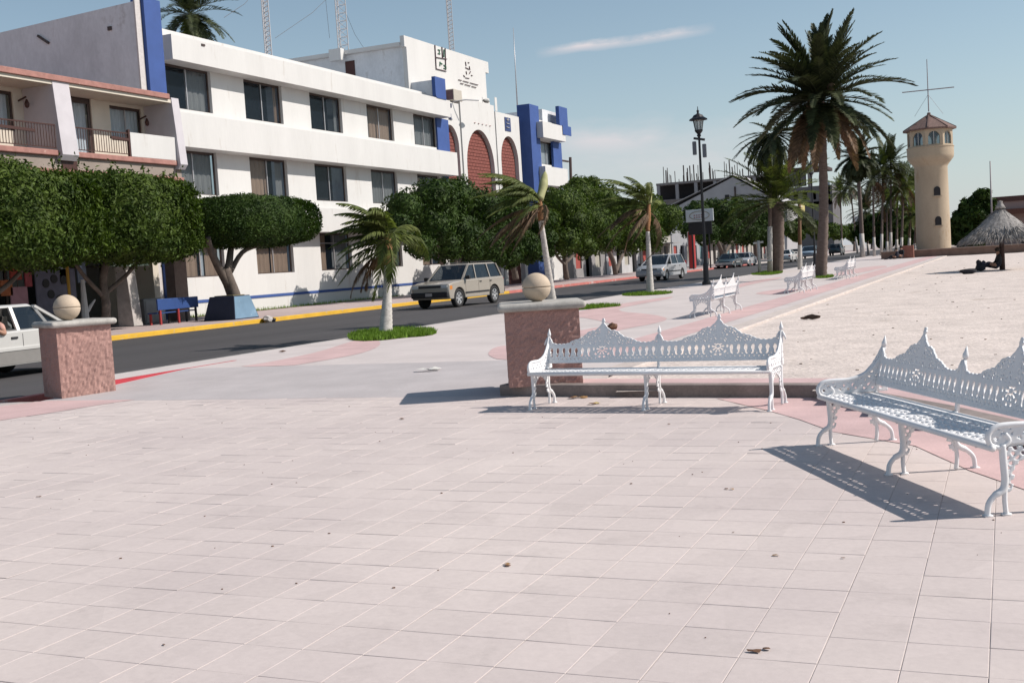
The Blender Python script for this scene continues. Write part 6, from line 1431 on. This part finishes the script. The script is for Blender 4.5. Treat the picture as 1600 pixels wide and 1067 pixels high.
fbox(tb_, 'terrace_wall', YR, (1221, 1258), (270, 292), 2, m_dkb); fbox(tb_, 'balcony', YR-.8, (1222, 1300), (316, 322), 1, m_conc)
for p in (1288, 1294): fbox(tb_, 'pale_strip', YR-.25, (p, p+3), (283, 320), .2, mat('pale_blue_strip', (.25, .30, .33), .8, .1))
for p in (1226, 1240, 1254, 1268): fbox(tb_, 'window', YR-.1, (p, p+7), (300, 312), .05, m_room)
for (nm, lab, Yx, pxs, pys, col) in (('house', 'small yellow building front far down the street', 300., (1226, 1250), (318, 345), (.45, .38, .16)), ('house', 'white low building seen between the palms far down the street', 520., (1332, 1352), (338, 372), (.42, .42, .44)),
        ('house', 'grey building with stacked floors right of the terrace building', 400., (1290, 1305), (322, 372), (.22, .22, .24))):
    x, _ = PY(pxs[0], pys[1], Yx); h_ = thing(nm, (x, Yx, .1), lab, 'building'); fbox(h_, 'wall', Yx, pxs, pys, 8, mat('wall_%d' % pxs[0], col, .9, .15, .8))
    n_ = max(2, int((pxs[1]-pxs[0])/12))
    for i in range(n_):
        p = pxs[0]+(pxs[1]-pxs[0])*(i+.2)/n_; w = (pxs[1]-pxs[0])/n_*.5; fbox(h_, 'window', Yx-.06, (p, p+w), (pys[0]+(pys[1]-pys[0])*.25, pys[0]+(pys[1]-pys[0])*.8), .05, m_room if i % 3 else m_rd)

shops = [(92.5, 101., 3.6, (.24, .23, .23), 'low grey shop just beyond the white office block'), (101.4, 112., 4.0, (.42, .42, .43), 'white single-storey shop behind the slender young palm'), (112.4, 124, 3.7, (.38, .36, .33), 'cream shop beside the red and white column'),
         (124.4, 140, 4.2, (.30, .31, .33), 'blue-grey shop behind the wide dark tree'), (140.4, 160, 4.0, (.42, .40, .38), 'pale shop far along the street behind the rounded dark tree'), (160.5, 195, 4.5, (.36, .33, .30), 'long tan shop row furthest along the street')]
for k, (ya, yb, h, col, lab) in enumerate(shops):
    q = thing('shop_building', (-34.2, ya, .1), lab, 'building'); n_ = int((yb-ya)/2.6); hs_ = [(.6+i*(yb-ya-.8)/n_, .6+i*(yb-ya-.8)/n_+1.5, .02 if i % 2 else .8, 2.5) for i in range(n_)]
    wall_with_holes(MB(), 0, 0, yb-ya, 0, h, hs_).build('wall', mat('shop_wall_%d' % k, col, .9, .14, .7), q)
    MB().box(-11, -.26, 0, .25, 0, h).build('end_wall', mat('shop_wall_%d' % k, col, .9, .14, .7), q); MB().box(-11, -.26, 0, yb-ya, h-.5, h-.3).build('roof', m_conc, q)
    MB().box(-1.4, -1.3, .3, yb-ya, 0, h-.5).build('shop_interior', m_dkr, q)
    for i, hh_ in enumerate(hs_):
        if hh_[2] > .5: MB().box(-.15, -.12, hh_[0], hh_[1], hh_[2], hh_[3]).build('shutter' if i % 4 else 'window', mat('shutter_%d' % (i % 3), ((.30, .06, .05), (.12, .2, .22), (.35, .33, .28))[i % 3], .7, .1, 3), q)
    if k in (1, 2, 4): MB().box(.003, 1.1, .3, yb-ya-.3, 2.75, 2.85).build('canopy', mat('canopy_%d' % k, ((.3, .28, .25), (.35, .1, .06), (.3, .3, .3), (.2, .2, .3))[k % 4], .8, .1), q)

# ================================================================== SMALL THINGS ON THE GROUND
m_lf = mat('dry_leaf', (.30, .17, .07), .8, .2); m_lf2 = mat('dark_dry_leaf', (.14, .07, .04), .8, .2); m_pap = mat('paper_scrap', (.62, .60, .56), .8, .05)
def leaf_bit(px, py, z, sz, m_, label, cat='litter', nm='dry_leaf', seed=0):
    x, y = G(px, py, z); root = thing(nm, (x, y, z), label, cat, group=None); r = random.Random(seed+px)
    for k in range(r.choice((1, 2, 3))):
        b = MB(); n_ = 7; a0 = r.uniform(0, 6.28); c = Vector((r.uniform(-1, 1)*sz, r.uniform(-1, 1)*sz, 0)); vs = []
        for i in range(n_):
            a = 2*math.pi*i/n_; rr_ = sz*(.55+.5*abs(math.cos(a)))*r.uniform(.7, 1.2); vs.append((c.x+rr_*math.cos(a+a0), c.y+rr_*.6*math.sin(a+a0), .004+sz*.25*r.random()))
        vs.append((c.x, c.y, .003+sz*.35)); b.add(vs, [(i, (i+1) % n_, n_) for i in range(n_)]); b.build('piece', m_ if k != 1 else (m_pap if sz > .03 and 'white' in label else m_lf2), root)
leaf_bit(1187, 1017, 0, .026, m_lf2, 'crumpled brown and white scrap on the tiles at the bottom of the view', nm='litter_scrap')
leaf_bit(1210, 870, 0, .022, m_lf, 'reddish leaf scrap on the tiles below the angled bench shadow')
leaf_bit(1320, 873, 0, .012, m_lf2, 'tiny dark speck of leaf on the tiles right of the reddish scrap')
leaf_bit(630, 655, 0, .03, m_lf2, 'small dark leaf on the tiles before the right pedestal shadow')
leaf_bit(790, 883, 0, .022, m_lf, 'yellowish leaf bits alone on the middle of the tiles')
leaf_bit(1047, 663, 0, .022, m_lf2, 'small leaf just in front of the nearest bench, near its middle legs')
leaf_bit(1140, 765, 0, .022, m_lf, 'thin leaf on the tiles left of the angled bench shadow')
leaf_bit(1145, 833, 0, .012, m_lf2, 'dark speck on the tiles below the thin leaf')
leaf_bit(905, 622, 0, .07, m_lf, 'orange-brown leaf lying at the kerb behind the nearest bench')
leaf_bit(930, 632, 0, .06, mat('yellow_leaf', (.55, .42, .12), .8, .1), 'yellow leaf under the left half of the nearest bench')
leaf_bit(864, 619, 0, .05, m_pap, 'white paper scrap beside the back leg of the nearest bench', nm='paper_scrap')
leaf_bit(677, 578, .10, .12, m_pap, 'flat white paper lying at the top of the grey ramp', nm='paper_scrap')
leaf_bit(441, 551, ZP, .12, m_lf2, 'dark litter on the promenade near the red kerb', nm='litter_scrap')
leaf_bit(62, 776, 0, .015, m_lf2, 'dark speck on the tiles at the far left')
leaf_bit(255, 1008, 0, .012, m_lf2, 'dark speck on the tiles near the bottom left')
x, y = G(957, 515, ZP); q = thing('dark_stone', (x, y, ZP), 'round dark lump on the pink paving behind the nearest bench', 'stone'); rock(q, .11, 9, m_lf2, 'lump', loc=(0, 0, .06))
x, y = G(1269, 499, .09); q = thing('driftwood', (x, y, .09), 'dark brown wedge of wood lying on the sand behind the benches', 'wood'); o = rock(q, .10, 10, mat('dark_wood2', (.05, .03, .02), .8, .2), 'chunk', 1.7, .6, .5, (0, 0, .05)); rock(q, .06, 12, m_lf2, 'chunk', 1.6, .6, .5, (-.15, .05, .03))
m_peb = mat('sand_debris', (.24, .18, .14), .9, .3, 20); r = np.random.RandomState(7); sp = []
pb = MB()
for i in range(230):
    X_ = r.uniform(-4.2, 9); Y_ = 4+r.rand()**1.6*62
    if not side(np.array([X_]), np.array([Y_]))[0] or X_ < -4.3: continue
    s__ = r.uniform(.004, .013)*(1+Y_/60); a = r.uniform(0, 3.14); c = (X_, Y_, .085+float(wob(np.array(X_), np.array(Y_)))+s__*.2); pb.cbox(c, (s__*1.5, s__*.8, s__*.5), a)
tag(pb.build('sand_pebbles', m_peb), 'scattered dark pebbles and dry bits over the pale sand lot', 'pebbles', kind='stuff')
pb = MB()
for i in range(170):
    X_ = r.uniform(-12, 3); Y_ = 2.5+r.rand()*9.5
    if side(np.array([X_]), np.array([Y_]))[0]: continue
    s__ = r.uniform(.0015, .005); pb.cbox((X_, Y_, s__*.4+.001), (s__*1.4, s__, s__*.5), r.uniform(0, 3))
tag(pb.build('grit', m_lf2), 'fine dark grit scattered over the plaza tiles', 'grit', kind='stuff')
